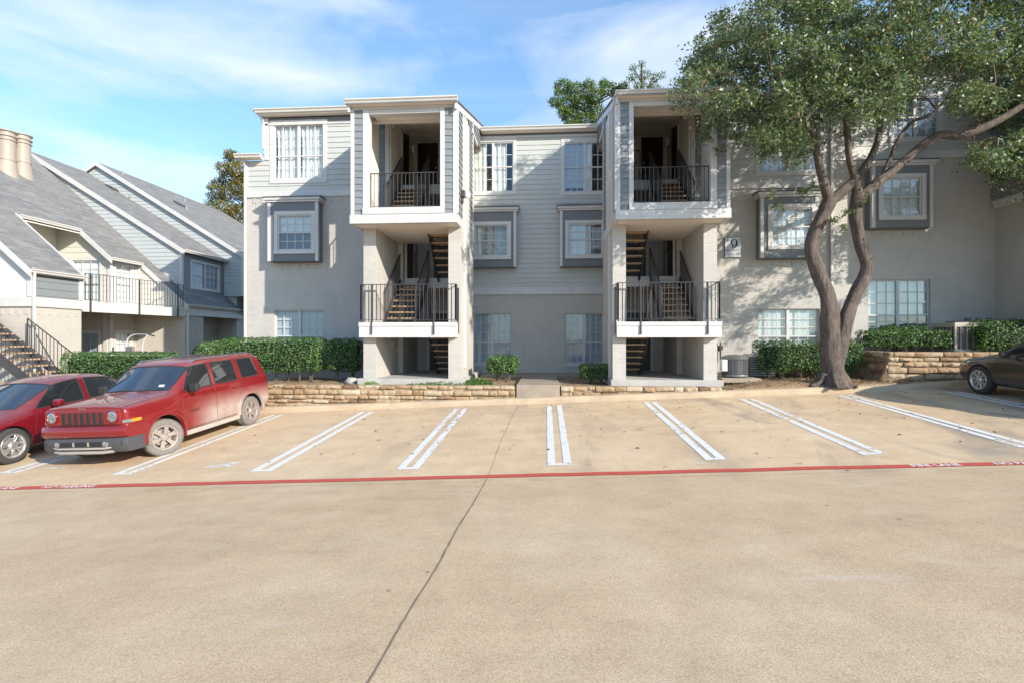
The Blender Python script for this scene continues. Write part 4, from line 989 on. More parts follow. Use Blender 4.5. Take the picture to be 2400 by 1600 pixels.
# flues
for k, (px, py) in enumerate(((16, 400), (52, 405))):
    l = (px-1200)/F; xd = l*ca-sa; zd = (797-py)/F; d = (3.62-.87*16.2-2)/(zd+.87*xd); x, y, z = xd*d, (ca+l*sa)*d, 2+zd*d
    fl = MB(); c = (x, y, z); fl.lathe(c, [(.42, -.45), (.36, -.05), (.29, .35), (.285, .42), (.285, 1.2), (.33, 1.22), (.33, 1.25), (.28, 1.27), (.28, 1.36), (.34, 1.38), (.34, 1.41), (.28, 1.43), (.28, 1.55), (.35, 1.58), (.35, 1.62), (.1, 1.66), (0, 1.66)], 24)
    fl.lathe((x, y, z+.38), [(.29, 0), (.31, .01), (.31, .05), (.285, .07)], 24)
    fl.build('chimney_flue', paint('cream_flue_metal', (.34, .28, .225), .5, .05), r1, smooth=40)
def onroof(px, py, f0, x0, sl):
    l = (px-1200)/F; xd = l*ca-sa; zd = (797-py)/F; d = (f0+sl*x0-2)/(zd+sl*xd); return (xd*d, (ca+l*sa)*d, 2+zd*d)
vn = MB()
for px, py, (f0, x0) in ((266, 444, (11.06, -24.74)), (422, 481, (11.56, -24.1))):
    x, y, z = onroof(px, py, f0, x0, .615); vn.hexa([(x-.2, y-.3, z+.1), (x+.2, y-.3, z-.14), (x+.2, y+.3, z-.14), (x-.2, y+.3, z+.1), (x-.2, y-.3, z+.20), (x+.2, y-.3, z-.04), (x+.2, y+.3, z-.04), (x-.2, y+.3, z+.20)])
vn.build('roof_vent', MT['iron'], r2)
vn = MB()
for px, py, (f0, x0) in ((305, 468, (11.06, -24.74)), (288, 410, (11.56, -24.1)), (433, 474, (11.56, -24.1)), (437, 493, (11.56, -24.1))):
    x, y, z = onroof(px, py, f0, x0, .615); vn.tube([(x, y, z-.1), (x, y, z+.22)], .045, 8)
vn.build('vent_pipe', MT['metal'], r3o)
# outside stair at the far left
ST = thing('outside_stair', 'black iron outside stair with timber treads at the far left edge', 'staircase', (-15, 15, .2))
zs = lambda x: .15+.72*(-14.9-x)
st = MB()
for y in (14.35, 15.5): st.bar((-14.9, y, .12), (-19.6, y, zs(-19.6)-.03), .05, .26)
st.build('stringer', MT['iron'], ST)
tr = MB(); b = MB()
for i in range(17):
    x = -15.15-i*.28; z = zs(x)+.03; tr.box(x-.15, x+.15, 14.38, 15.47, z, z+.05); b.box(x-.12, x+.12, 14.40, 14.44, z-.07, z-.002)
tr.build('tread', MT['wood'], ST, bevel=.008); b.build('tread_bracket', MT['iron'], ST)
for y in (14.33, 15.52):
    rl = MB(); railing(rl, [(-14.85, y, zs(-14.85)), (-19.6 if y < 15 else -17.1, y, zs(-19.6 if y < 15 else -17.1))], .98, .1, gap=.13); rl.build('handrail', MT['iron'], ST)
# pull-up and dip frame
GY = thing('exercise_frame', 'white tubular pull-up and dip exercise frame behind the low hedge', 'exercise frame', (-16.9, 19.2, .22))
P_ = lambda px, py, Y=19.2: W(px, py, Y)
g = MB()
for dy in (0, ):
    g.tube([P_(296, 900), P_(296, 805), P_(300, 793), P_(308, 786), P_(318, 783)], .032, 8); g.tube([P_(333, 900), P_(334, 812), P_(338, 795), P_(347, 784)], .032, 8)
g.tube([P_(318, 783), P_(347, 784)], .012, 8); g.tube([P_(296, 845), P_(334, 845)], .03, 8)
g.build('frame', MT['white'], GY, smooth=50)
g = MB(); g.tube([P_(300, 786), P_(318, 782)], .03, 8); g.tube([P_(347, 783), P_(362, 788)], .03, 8); g.tube([P_(262, 824, 19), P_(345, 824, 19.3)], .03, 8); g.tube([P_(265, 813, 19), P_(265, 824, 19)], .03, 8); g.build('grip', MT['iron'], GY, smooth=50)
x, y, z = P_(308, 818); g = MB(); g.box(x-.16, x+.16, y-.1, y, z-.13, z+.12); g.build('back_pad', MT['metal'], GY, bevel=.03)
# air-conditioning units
def lattice_unit(x0, x1, y0, y1, z0, z1, label, name='air_conditioner', colr=None):
    t_ = thing(name, label, 'air conditioner', ((x0+x1)/2, (y0+y1)/2, z0)); pm = colr or paint('beige_unit_paint', (.38, .345, .285), .5, .05)
    b = MB(); e = .05
    for x in (x0, x1-e):
        for y in (y0, y1-e): b.box(x, x+e, y, y+e, z0, z1)
    b.box(x0-.01, x1+.01, y0-.01, y1+.01, z1-.13, z1+.0); b.box(x0-.01, x1+.01, y0-.01, y1+.01, z0-.02, z0+.09)
    n = 6
    for i in range(1, n): x = x0+(x1-x0)*i/n; b.box(x-.012, x+.012, y0+.0, y0+.02, z0+.09, z1-.13)
    for i in range(1, n): y = y0+(y1-y0)*i/n; b.box(x0, x0+.02, y-.012, y+.012, z0+.09, z1-.13)
    b.build('housing', pm, t_, bevel=.006)
    b = MB(); b.box(x0+.03, x1-.03, y0+.03, y1-.03, z0+.05, z1-.12); b.build('coil', paint('brown_coil_guard', (.13, .105, .09), .7), t_)
    b = MB(); b.lathe(((x0+x1)/2, (y0+y1)/2, z1+.003), [(min(x1-x0, y1-y0)*.42, 0), (min(x1-x0, y1-y0)*.42, .03), (.05, .05), (0, .05)], 20); b.build('fan_grille', MT['iron'], t_)
    return t_
lattice_unit(W(2212, 800, 15.5)[0], W(2212, 800, 15.5)[0]+1.0, 15.1, 15.95, 1.66, 2.50, 'boxy beige air conditioner between the two clipped hedges above the stone planter')
AC = thing('air_conditioner', 'round grey air conditioner on a concrete pad beside the right stair tower', 'air conditioner', (5.3, 14.6, .93))
c = (W(1722, 800, 14.6)[0], 14.6, .97)
b = MB(); b.lathe(c, [(0, .02), (.345, .02), (.35, .05), (.345, .08)], 32); b.lathe(c, [(.345, .50), (.355, .52), (.355, .56), (.33, .58), (.2, .62), (0, .63)], 32); b.lathe(c, [(.30, .05), (.30, .52)], 24); b.build('housing', paint('grey_unit_metal', (.2, .2, .2), .35, .05, metallic=.5), AC, smooth=40)
b = MB()
for i in range(17): b.lathe((c[0], c[1], c[2]+.09+i*.024), [(.335, 0), (.345, .004), (.335, .008)], 32)
for i in range(24): a = i*math.pi/12; b.bar((c[0]+.338*math.cos(a), c[1]+.338*math.sin(a), c[2]+.08), (c[0]+.338*math.cos(a), c[1]+.338*math.sin(a), c[2]+.5), .008)
b.build('guard_wire', paint('grey_wire_guard', (.2, .19, .185), .4, .05, metallic=.5), AC)
b = MB(); b.box(c[0]-.46, c[0]-.31, c[1]-.33, c[1]-.15, c[2]+.18, c[2]+.5); b.build('service_box', paint('service_box_paint', (.5, .5, .5), .5), AC, bevel=.008)
pd = MB(); pd.box(c[0]-.5, c[0]+.55, c[1]-.45, c[1]+.5, .84, .965); tag(pd.build('equipment_pad', MT['walk'], bevel=.02), 'weathered concrete pad under the round air conditioner', 'concrete pad')
t_ = thing('air_conditioner', 'dark louvred air conditioner half hidden behind the round unit and the hedge', 'air conditioner', (6.0, 15.3, .95)); b = MB(); x0, x1 = W(1752, 800, 15.2)[0], W(1790, 800, 15.2)[0]+.25
b.box(x0, x1, 15.05, 15.55, 1.52, 1.60)
for i in range(8): z = .98+i*.068; b.hexa([(x0, 15.02, z), (x1, 15.02, z), (x1, 15.08, z+.03), (x0, 15.08, z+.03), (x0, 15.02, z+.008), (x1, 15.02, z+.008), (x1, 15.08, z+.038), (x0, 15.08, z+.038)])
b.build('louvre', MT['metal'], t_); b = MB(); b.box(x0+.02, x1-.02, 15.09, 15.55, .95, 1.52); b.build('coil', MT['dark'], t_)
# meter pipe on the wall, small stones and fallen things
mp = MB(); x, y, z = W(1688, 820, 16.55); mp.tube([(x, 16.53, z+.25), (x, 16.53, z-.35)], .025, 8); mp.box(x-.05, x+.05, 16.45, 16.6, z, z+.14); mp.build('pipe_fitting', MT['iron'], BL)
bp = MB()
for px in (2268, 2293, 2318): x, y, z = W(px, 750, 16.55); bp.box(x-.05, x+.05, 16.5, 16.6, z-.2, z+.06)
bp.build('electrical_box', MT['box'], BL)
rk = MB(); x, y, z = W(826, 893, 14.3); 
def rock(mb, c, r, seed):
    P = []; n, m = 10, 6
    for j in range(m+1):
        ph = math.pi*j/m; row = []
        for i in range(n+1):
            th = 2*math.pi*(i % n)/n; d = Vector((math.cos(th)*math.sin(ph), math.sin(th)*math.sin(ph), math.cos(ph))); k = 1+.3*noise.noise(d*1.5+Vector((seed, 0, 0)))
            row.append((c[0]+d.x*r[0]*k, c[1]+d.y*r[1]*k, c[2]+d.z*r[2]*k))
        P.append(row)
    mb.grid(P)
rock(rk, (x, 14.25, .82), (.20, .14, .13), 2); tag(rk.build('landscape_rock', MT['slab'], smooth=60), 'grey boulder beside the outer pillar of the left stair tower', 'rock')
# =================== vehicles
def carpaint(name, c, dirt=None, metallic=.35, dust=.25):
    m, nt, b = newmat(name); co = coords(nt); s = N(nt, 'SeparateXYZ'); nt.links.new(co, s.inputs[0])
    n = noise_(nt, co, 3.0, 6, .65); col = None
    ge = N(nt, 'NewGeometry'); sg_ = N(nt, 'SeparateXYZ'); nt.links.new(ge.outputs['Normal'], sg_.inputs[0])
    up = math_(nt, 'MULTIPLY', math_(nt, 'SUBTRACT', sg_.outputs[2], .55), 2.2, clamp=True)
    dn = math_(nt, 'MULTIPLY', math_(nt, 'MULTIPLY', up, ramp(nt, n, [(.3, (.3, .3, .3)), (.7, (1, 1, 1))])), dust)
    f = dn
    if dirt:
        # road dust thrown up along the flanks and behind the wheels
        lowz = math_(nt, 'SUBTRACT', 1, math_(nt, 'MULTIPLY', math_(nt, 'SUBTRACT', s.outputs[2], dirt[0]), dirt[1]), clamp=True)
        back = math_(nt, 'MULTIPLY', math_(nt, 'SUBTRACT', s.outputs[1], dirt[2]), 1.5, clamp=True)
        mm = math_(nt, 'MULTIPLY', math_(nt, 'MULTIPLY', lowz, back), ramp(nt, n, [(.2, (.55, .55, .55)), (.6, (1, 1, 1))]))
        f = math_(nt, 'MAXIMUM', dn, math_(nt, 'MULTIPLY', mm, .85))
    col = mixc(nt, f, c, (.40, .345, .30))
    nt.links.new(col, b.inputs['Base Color']); b.inputs['Metallic'].default_value = 0
    nt.links.new(math_(nt, 'MULTIPLY', math_(nt, 'SUBTRACT', 1, f), metallic), b.inputs['Metallic'])
    nt.links.new(math_(nt, 'MULTIPLY_ADD', f, .45, .28), b.inputs['Roughness'])
    nt.links.new(math_(nt, 'SUBTRACT', .9, f, clamp=True), b.inputs['Coat Weight']); b.inputs['Coat Roughness'].default_value = .04
    return m
def carglass(name, c):
    m, nt, b = newmat(name); b.inputs['Base Color'].default_value = rgba(c); b.inputs['Roughness'].default_value = .04
    b.inputs['Specular IOR Level'].default_value = .9; b.inputs['Coat Weight'].default_value = .6; b.inputs['Coat Roughness'].default_value = .02; return m
MT['tyre'] = paint('tyre_rubber', (.045, .042, .04), .85, .2, 20)
MT['tyre_d'] = paint('dusty_tyre_rubber', (.17, .15, .135), .9, .2, 12)
MT['alloy'] = paint('alloy_wheel', (.62, .60, .58), .28, .05, metallic=.8)
MT['alloy_d'] = paint('dusty_alloy_wheel', (.36, .30, .26), .45, .1, metallic=.45)
MT['blackp'] = paint('black_plastic', (.03, .03, .032), .5, .1)
MT['greyp'] = paint('dark_grey_bumper_plastic', (.06, .06, .063), .5, .1)
MT['chrome'] = paint('chrome', (.8, .8, .8), .12, .02, metallic=1)
MT['lens'] = newmat('headlamp_lens')[0]; _b = MT['lens'].node_tree.nodes['Principled BSDF']; _b.inputs['Base Color'].default_value = (.42, .45, .48, 1); _b.inputs['Roughness'].default_value = .16; _b.inputs['Metallic'].default_value = .85; _b.inputs['Coat Weight'].default_value = 1
MT['amber'] = paint('amber_lens', (.75, .25, .02), .25, .05)
MT['carglass'] = carglass('car_window_glass', (.012, .014, .016)); MT['shield'] = carglass('windscreen_glass', (.018, .028, .045))
def evalmesh(o):
    dg = bpy.context.evaluated_depsgraph_get(); dg.update(); return bpy.data.meshes.new_from_object(o.evaluated_get(dg))
def loftcar(root, ribs, panes, mats, arches, creases={}, archR=.40, names=None):
    """ribs: half sections of nine points; panes {(rib, seg): key}"""
    n = len(ribs[0]); ring = 2*n-2; v = []; f = []; mi = []; keys = []
    for rb in ribs:
        v += [(x, y, z) for x, y, z in rb]+[(-x, y, z) for x, y, z in rb[-2:0:-1]]
    for i in range(len(ribs)-1):
        for k in range(ring):
            a = i*ring+k; b = i*ring+(k+1) % ring
            f.append((a, b, b+ring, a+ring))
            seg = k if k < n-1 else ring-1-k
            key = panes.get((i, seg))
            if key is None: mi.append(0)
            else:
                kk = key if seg >= 6 else key+('_l' if k < n-1 else '_r')
                if kk not in keys: keys.append(kk)
                mi.append(1+keys.index(kk))
    f.append(tuple(range(ring))[::-1]); mi.append(0); e = (len(ribs)-1)*ring; f.append(tuple(range(e, e+ring))); mi.append(0)
    me = bpy.data.meshes.new('car'); me.from_pydata(v, [], f)
    for k in range(len(keys)+2): me.materials.append(mats[0])
    me.polygons.foreach_set('material_index', mi)
    bm = bmesh.new(); bm.from_mesh(me); bmesh.ops.recalc_face_normals(bm, faces=bm.faces)
    cl = bm.edges.layers.float.new('crease_edge'); bm.verts.ensure_lookup_table()
    for ed in bm.edges:
        a, b = ed.verts[0].index, ed.verts[1].index; ka, kb = a % ring, b % ring; ia, ib = a//ring, b//ring
        ka = ka if ka < n else ring-ka; kb = kb if kb < n else ring-kb
        if ka == kb and ka in creases: ed[cl] = creases[ka]
        if ia == ib and ('r', ia) in creases: ed[cl] = creases[('r', ia)]
        ms = set(l.material_index for l in ed.link_faces)
        if len(ms) > 1: ed[cl] = max(ed[cl], .75)
    bm.to_mesh(me); bm.free()
    o = link(bpy.data.objects.new('car', me)); sub = o.modifiers.new('s', 'SUBSURF'); sub.levels = 2; sub.render_levels = 2
    cutters = []
    for (ay, az) in arches:
        for sx in (-1, 1):
            c = MB(); c.lathe((sx*.98, ay, az), [(archR, -.42), (archR, .42)], 40, 'x'); 
            c.f.append(tuple(range(40))[::-1]); c.m.append(0); c.f.append(tuple(range(40, 80))); c.m.append(0)
            co_ = c.build('cut', MT['blackp'], None); cutters.append(co_)
            bo = o.modifiers.new('b', 'BOOLEAN'); bo.object = co_; bo.operation = 'DIFFERENCE'; bo.solver = 'EXACT'
    m2 = evalmesh(o)
    for c in cutters+[o]: bpy.data.objects.remove(c)
    def sub_mesh(pred, push=0):
        idx = {}; vv = []; ff = []
        for p in m2.polygons:
            if pred(p):
                t_ = []
                for q in p.vertices:
                    if q not in idx: idx[q] = len(vv); co = m2.vertices[q].co; vv.append(tuple(co-m2.vertices[q].normal*push))
                    t_.append(idx[q])
                ff.append(tuple(t_))
        return vv, ff
    def mk(nm, vv, ff, mat, parent, sm=42):
        mb = MB(); mb.v = vv; mb.f = ff; mb.m = [0]*len(ff); return mb.build(nm, mat, parent, smooth=sm, local=True)
    inarch = lambda p: any(abs(math.hypot(p.center.y-ay, p.center.z-az)-archR) < .02 and abs(p.normal.x) < .5 or (abs(p.normal.x) > .9 and abs(abs(p.center.x)-.56) < .03 and math.hypot(p.center.y-ay, p.center.z-az) < archR+.01) for ay, az in arches)
    nk = len(keys)
    body = mk('body', *sub_mesh(lambda p: (p.material_index == 0 or p.material_index > nk) and not inarch(p)), mats[0], root)
    mk('wheel_well', *sub_mesh(lambda p: (p.material_index == 0 or p.material_index > nk) and inarch(p)), MT['blackp'], body)
    for i, k in enumerate(keys):
        vv, ff = sub_mesh(lambda p: p.material_index == i+1, .006)
        gk = mk(k.replace('_l', '').replace('_r', ''), vv, ff, mats[1] if k.startswith('windscreen') else mats[2], root)
        # rubber seal round the pane
        bm = bmesh.new(); bm.from_mesh(gk.data); be = [e_ for e_ in bm.edges if len(e_.link_faces) == 1]; tb = MB()
        for e_ in be: a, b = e_.verts[0].co, e_.verts[1].co; tb.bar(a, b+(b-a).normalized()*.004, .022, .022)
        bm.free(); tb.build('window_seal', MT['blackp'], gk, local=True)
    bm = bmesh.new(); bm.from_mesh(m2); bvh = BVHTree.FromBMesh(bm); bm.free()
    return body, bvh
def surfx(bvh, y, z, side=1):
    h = bvh.ray_cast(Vector((side*2, y, z)), Vector((-side, 0, 0))); return h[0].x if h[0] else side*.86
def seam(mb, bvh, pts, side, r=.004):
    q = []
    for (y0, z0), (y1, z1) in zip(pts, pts[1:]):
        n = max(2, int(math.hypot(y1-y0, z1-z0)/.06))
        for i in range(n): t = i/n; y, z = y0+(y1-y0)*t, z0+(z1-z0)*t; q.append((surfx(bvh, y, z, side)+side*.0005, y, z))
    y, z = pts[-1]; q.append((surfx(bvh, y, z, side), y, z)); mb.tube(q, r, 5)
def wheel(root, c, side, Rt, Rr, wd, nsp, double, steer=0, dusty=False, cam_=0):
    w = MB(); T_ = MT['tyre_d'] if dusty else MT['tyre']; A_ = MT['alloy_d'] if dusty else MT['alloy']
    h = wd/2
    w.lathe((0, 0, 0), [(Rr-.01, -h*.8), (Rr+.02, -h), (Rt-.04, -h), (Rt-.008, -h*.78), (Rt, -h*.4), (Rt, h*.4), (Rt-.008, h*.78), (Rt-.04, h), (Rr+.02, h), (Rr-.01, h*.8)], 48, 'x')
    for i in range(60):      # tread blocks
        a = 2*math.pi*i/60
        for x0, x1 in ((-h*.75, -h*.1), (h*.1, h*.75)):
            p = [(x0, (Rt-.002)*math.cos(a), (Rt-.002)*math.sin(a)), (x1, (Rt-.002)*math.cos(a+.02), (Rt-.002)*math.sin(a+.02))]
            w.bar(p[0], p[1], .018, .012)
    o = w.build('wheel', T_, root, smooth=35, local=True); o.location = c; o.rotation_euler = (0, 0, steer)
    r = MB(); s = side
    r.lathe((0, 0, 0), [(Rr+.012, s*(h*.9)), (Rr+.012, s*h*1.02), (Rr-.012, s*h*1.0), (Rr-.03, s*h*.7), (Rr-.035, -s*h*.5)], 40, 'x')
    hub = s*h*.72
    r.lathe((0, 0, 0), [(0, hub+s*.03), (.05, hub+s*.028), (.07, hub+s*.01), (.08, hub-s*.04)], 24, 'x')
    for i in range(nsp):
        a = 2*math.pi*(i+.25)/nsp
        for off in ((-.5, .5) if double else (0,)):
            wa, wb = (.022, .026) if double else (.05, .085)
            da = off*(.085/ Rr)*1.0; a1 = a+off*.30 if double else a
            ca_, sa_ = math.cos(a+da*.8), math.sin(a+da*.8); cb, sb_ = math.cos(a+off*.22), math.sin(a+off*.22)
            p0 = Vector((hub+s*.005, ca_*.055, sa_*.055)); p1 = Vector((s*h*.86, cb*(Rr-.005), sb_*(Rr-.005)))
            d = (p1-p0).normalized(); t_ = Vector((1, 0, 0)).cross(d).normalized(); q = Vector((-s*.035, 0, 0))
            r.hexa([p0-t_*wa/2+q, p0+t_*wa/2+q, p0+t_*wa/2, p0-t_*wa/2, p1-t_*wb/2+q, p1+t_*wb/2+q, p1+t_*wb/2, p1-t_*wb/2])
    r.build('rim', A_, o, smooth=35, local=True, bevel=.004)
    b = MB(); b.lathe((0, 0, 0), [(0, s*h*.1), (Rr*.72, s*h*.1), (Rr*.72, -s*h*.1), (0, -s*h*.1)], 24, 'x'); b.build('brake_disc', MT['metal'], o, local=True)
    b = MB(); b.lathe((0, 0, 0), [(0, -s*h*.3), (Rr-.01, -s*h*.3), (Rr-.01, -s*h*.34), (0, -s*h*.36)], 24, 'x'); b.build('wheel_backing', MT['blackp'], o, local=True)
    return o
def place(root, x, y, rz=0, nose=-1, fa=.86, ra=3.5):
    # sit on the sloping lot: pitch and roll with the slab
    root.location = (x, y, lotz(x, y)); return root
# ---- red SUV, nose towards the driveway
def suv():
    t = thing('parked_suv', 'dusty red boxy SUV with a slotted grille, parked nose out beside the red sedan', 'SUV', (0, 0, 0))
    PM = carpaint('dusty_red_paint', (.235, .012, .014), dirt=(.60, 2.6, 1.5), dust=.32, metallic=.3)
    def rib(y, zb, w1, w2, z2, w3, z3, w4, z4, top): return [(0, y, zb), (w1, y, zb), (w2, y, z2), (w3, y, z3), (w4, y, z4)]+top
    Y = lambda y, l: [(x, y, z) for x, z in l]
    ribs = [
     rib(.07, .46, .62, .72, .54, .80, .78, .79, 1.03, Y(.07, [(.73, 1.075), (.48, 1.095), (.24, 1.10), (0, 1.105)])),
     rib(.16, .38, .70, .82, .47, .85, .78, .825, 1.04, Y(.16, [(.74, 1.09), (.48, 1.115), (.24, 1.12), (0, 1.125)])),
     rib(.50, .30, .74, .86, .40, .875, .78, .845, 1.055, Y(.50, [(.755, 1.115), (.50, 1.145), (.24, 1.15), (0, 1.155)])),
     rib(1.0, .27, .76, .87, .36, .880, .78, .855, 1.075, Y(1.0, [(.775, 1.14), (.52, 1.175), (.25, 1.18), (0, 1.185)])),
     rib(1.26, .27, .76, .87, .36, .882, .78, .866, 1.09, [(.83, 1.24, 1.145), (.70, 1.20, 1.195), (.34, 1.13, 1.21), (0, 1.11, 1.215)]),
     rib(1.40, .27, .76, .87, .36, .882, .78, .868, 1.095, [(.84, 1.40, 1.15), (.705, 1.78, 1.62), (.36, 1.72, 1.665), (0, 1.70, 1.675)]),
     rib(1.84, .27, .76, .87, .36, .882, .78, .868, 1.10, [(.84, 1.84, 1.155), (.725, 1.88, 1.645), (.58, 1.86, 1.725), (0, 1.82, 1.75)]),
     rib(2.26, .27, .76, .87, .36, .882, .78, .868, 1.105, [(.84, 2.26, 1.16), (.735, 2.24, 1.655), (.60, 2.26, 1.745), (0, 2.26, 1.775)]),
     rib(2.36, .27, .76, .87, .36, .882, .78, .868, 1.105, [(.84, 2.36, 1.16), (.735, 2.34, 1.656), (.60, 2.36, 1.747), (0, 2.36, 1.777)]),
     rib(3.12, .27, .76, .87, .36, .882, .78, .868, 1.115, [(.84, 3.12, 1.17), (.73, 3.08, 1.655), (.60, 3.12, 1.745), (0, 3.12, 1.775)]),
     rib(3.28, .27, .76, .87, .36, .882, .78, .868, 1.12, [(.84, 3.28, 1.18), (.728, 3.24, 1.652), (.60, 3.28, 1.742), (0, 3.28, 1.772)]),
     rib(3.96, .30, .76, .87, .38, .880, .78, .862, 1.13, [(.825, 3.95, 1.19), (.715, 3.84, 1.64), (.585, 3.96, 1.73), (0, 3.96, 1.76)]),
     rib(4.20, .36, .74, .86, .44, .870, .80, .85, 1.13, [(.81, 4.19, 1.19), (.70, 4.08, 1.62), (.56, 4.15, 1.715), (0, 4.17, 1.745)]),
     rib(4.35, .44, .68, .82, .52, .83, .80, .81, 1.12, [(.77, 4.33, 1.18), (.66, 4.24, 1.58), (.50, 4.25, 1.68), (0, 4.27, 1.70)]),
     rib(4.40, .50, .60, .72, .56, .74, .80, .72, 1.10, [(.68, 4.38, 1.16), (.58, 4.30, 1.53), (.42, 4.29, 1.62), (0, 4.31, 1.64)])]
    panes = {(4, 6): 'windscreen', (4, 7): 'windscreen', (5, 5): 'front_window', (6, 5): 'front_window', (8, 5): 'rear_window', (10, 5): 'quarter_window'}
    fa, ra, az = .88, 3.515, .345
    body, bvh = loftcar(t, ribs, panes, (PM, MT['shield'], MT['carglass']), [(fa, az), (ra, az)], {4: .5, 5: .8, 6: .55, 7: .45, ('r', 0): .85, ('r', 1): .3, ('r', 14): .6, 2: .4}, archR=.43)
    for s in (-1, 1):
        wheel(t, (s*.77, fa, az), s, .35, .225, .21, 6, False, steer=R(-24), dusty=True); wheel(t, (s*.77, ra, az), s, .35, .225, .21, 6, False, dusty=True)
        for ay in (fa, ra):
            fl = MB(); seg = 28; P = []
            for k in range(seg+1):
                a = R(-10)+R(191)*k/seg; row = []
                xs_ = surfx(bvh, ay+.50*math.cos(a), max(.42, min(.9, az+.50*math.sin(a))), s)
                bx_ = max(.85, abs(xs_))
                sq = 1+.07*abs(math.sin(2*a))
                for rr, xx in ((.425, bx_-.05), (.43, bx_+.028), (.47, bx_+.034), (.515, bx_+.012), (.525, bx_-.03)):
                    row.append((s*xx, ay+rr*sq*math.cos(a), az+rr*sq*math.sin(a)))
                P.append(row)
            fl.grid(P); fl.build('fender_flare', PM, t, smooth=50, local=True)
        si = MB(); si.box(s*.80, s*.895, fa+.48, ra-.47, .25, .345); si.build('sill_guard', paint('dusty_sill', (.36, .31, .265), .8), t, local=True, bevel=.02)
        # headlamp, marker, handles, mirror
        hl = MB(); hl.lathe((s*.60, .030, .925), [(0, -.02), (.03, -.02), (.034, -.008), (.06, -.012), (.064, -.022), (.094, -.012), (.10, .03)], 28, 'y'); hl.build('headlight', MT['lens'], t, smooth=50, local=True)
        hb = MB(); hb.lathe((s*.60, .034, .925), [(.098, -.01), (.103, -.026), (.112, -.024), (.118, .03)], 28, 'y'); hb.build('headlight_bezel', PM, t, smooth=40, local=True)
        mk_ = MB(); mk_.hexa([(s*.755, .045, .79), (s*.855, .14, .795), (s*.84, .20, .795), (s*.74, .10, .79), (s*.76, .045, .85), (s*.858, .14, .855), (s*.84, .20, .855), (s*.74, .10, .85)]); mk_.build('headlight_corner', MT['lens'], t, local=True, bevel=.01)
        am = MB(); am.hexa([(s*.857, .142, .797), (s*.893, .32, .80), (s*.85, .32, .80), (s*.82, .19, .797), (s*.860, .142, .855), (s*.893, .32, .855), (s*.85, .32, .855), (s*.82, .19, .855)]); am.build('side_marker', MT['amber'], t, local=True, bevel=.008)
        hd = MB()
        for yh in (2.02, 2.98): xh = abs(surfx(bvh, yh, 1.0, s)); hd.box(s*(xh+.005), s*(xh+.035), yh-.10, yh+.10, .985, 1.015)
        hd.build('door_handle', PM, t, local=True, bevel=.012)
        mr = MB(); mr.box(s*.93, s*1.12, 1.44, 1.55, 1.13, 1.30); m_ = mr.build('mirror', MT['blackp'], t, local=True, bevel=.035); mr = MB(); mr.bar((s*.85, 1.53, 1.16), (s*.96, 1.51, 1.18), .05, .06); mr.build('mirror_arm', MT['blackp'], m_, local=True)
        sm = MB(); seam(sm, bvh, [(1.34, .38), (1.34, .9), (1.36, 1.12)], s); seam(sm, bvh, [(2.31, .38), (2.31, 1.13)], s); seam(sm, bvh, [(3.03, .38), (3.05, .66), (3.16, .88), (3.20, 1.14)], s); seam(sm, bvh, [(1.34, .38), (3.03, .38)], s)
        sm.build('door_seam', MT['blackp'], body, local=True)
        rr = MB(); rr.tube([(s*.62, 1.92, 1.69), (s*.62, 2.06, 1.745), (s*.62, 3.85, 1.76), (s*.62, 4.0, 1.70)], .02, 8); rr.build('roof_rail', MT['chrome'], t, smooth=50, local=True)
        bd = textmesh('PATRIOT', .075, .002)
        for v in bd.vertices:
            y_ = 1.50+v.co.x if s > 0 else 1.93-v.co.x; z_ = .70+v.co.y; v.co = Vector((surfx(bvh, y_, z_, s)+s*(.003+abs(v.co.z)), y_, z_))
        bd.materials.clear(); bd.materials.append(MT['greyp']); bo_ = link(bpy.data.objects.new('door_lettering', bd)); bo_.parent = t
    # grille panel with seven slots
    gp = MB(); gp.box(-.735, .735, .035, .13, .76, 1.05); gp.build('grille_panel', PM, t, local=True, bevel=.03)
    gs = MB(); gf = MB()
    for i in range(7):
        x = (i-3)*.122; gs.box(x-.033, x+.033, .018, .10, .80, 1.005)
        for q in range(6): gf.bar((x-.026, .016, .82+q*.03), (x+.026, .016, .835+q*.03), .004)
        for zz, hh in ((.786, .799),): gf.box(x-.036, x+.036, .010, .06, zz, hh)
    gs.build('grille_slot', MT['dark'], t, local=True, bevel=.012); gf.build('grille_mesh', MT['blackp'], t, local=True)
    jt = textmesh('Jeep', .085, .004, 'CENTER')
    for v in jt.vertices: v.co = Vector((-v.co.x*-1, .052-v.co.z*0-.0, .972+v.co.y*.55)) if False else Vector((v.co.x, .052-(v.co.z+.004), 1.062+v.co.y*.5))
    jt.materials.clear(); jt.materials.append(MT['chrome']); jo = link(bpy.data.objects.new('hood_badge', jt)); jo.parent = t
    # bumpers: painted upper bar, grey lower shell with intake and fog lamps
    def bump_bar(z0, z1, y0, mat, nm, bulge=.10, wid=.845, yb=.42):
        b = MB(); P = []
        for j, (dz, dy) in enumerate(((0, .05), (.25, .0), (.75, 0), (1, .035))):
            row = []
            for i in range(25):
                a = -1+2*i/24; x = wid*math.sin(a*math.pi/2*.98)/math.sin(math.pi/2*.98); y = y0+dy+bulge*abs(a)**3+(yb-y0-bulge)*max(0, abs(a)-.86)/.14
                row.append((x, y, z0+(z1-z0)*dz))
            P.append(row)
        P.append([(x, y+.12, z) for x, y, z in P[-1]]); P.insert(0, [(x*.98, y+.12, z) for x, y, z in P[0]])
        b.grid(P); return b.build(nm, mat, t, smooth=50, local=True)
    bump_bar(.545, .755, -.04, PM, 'bumper', bulge=.12, wid=.88); lb = bump_bar(.29, .542, -.03, MT['greyp'], 'lower_bumper', bulge=.14, wid=.87)
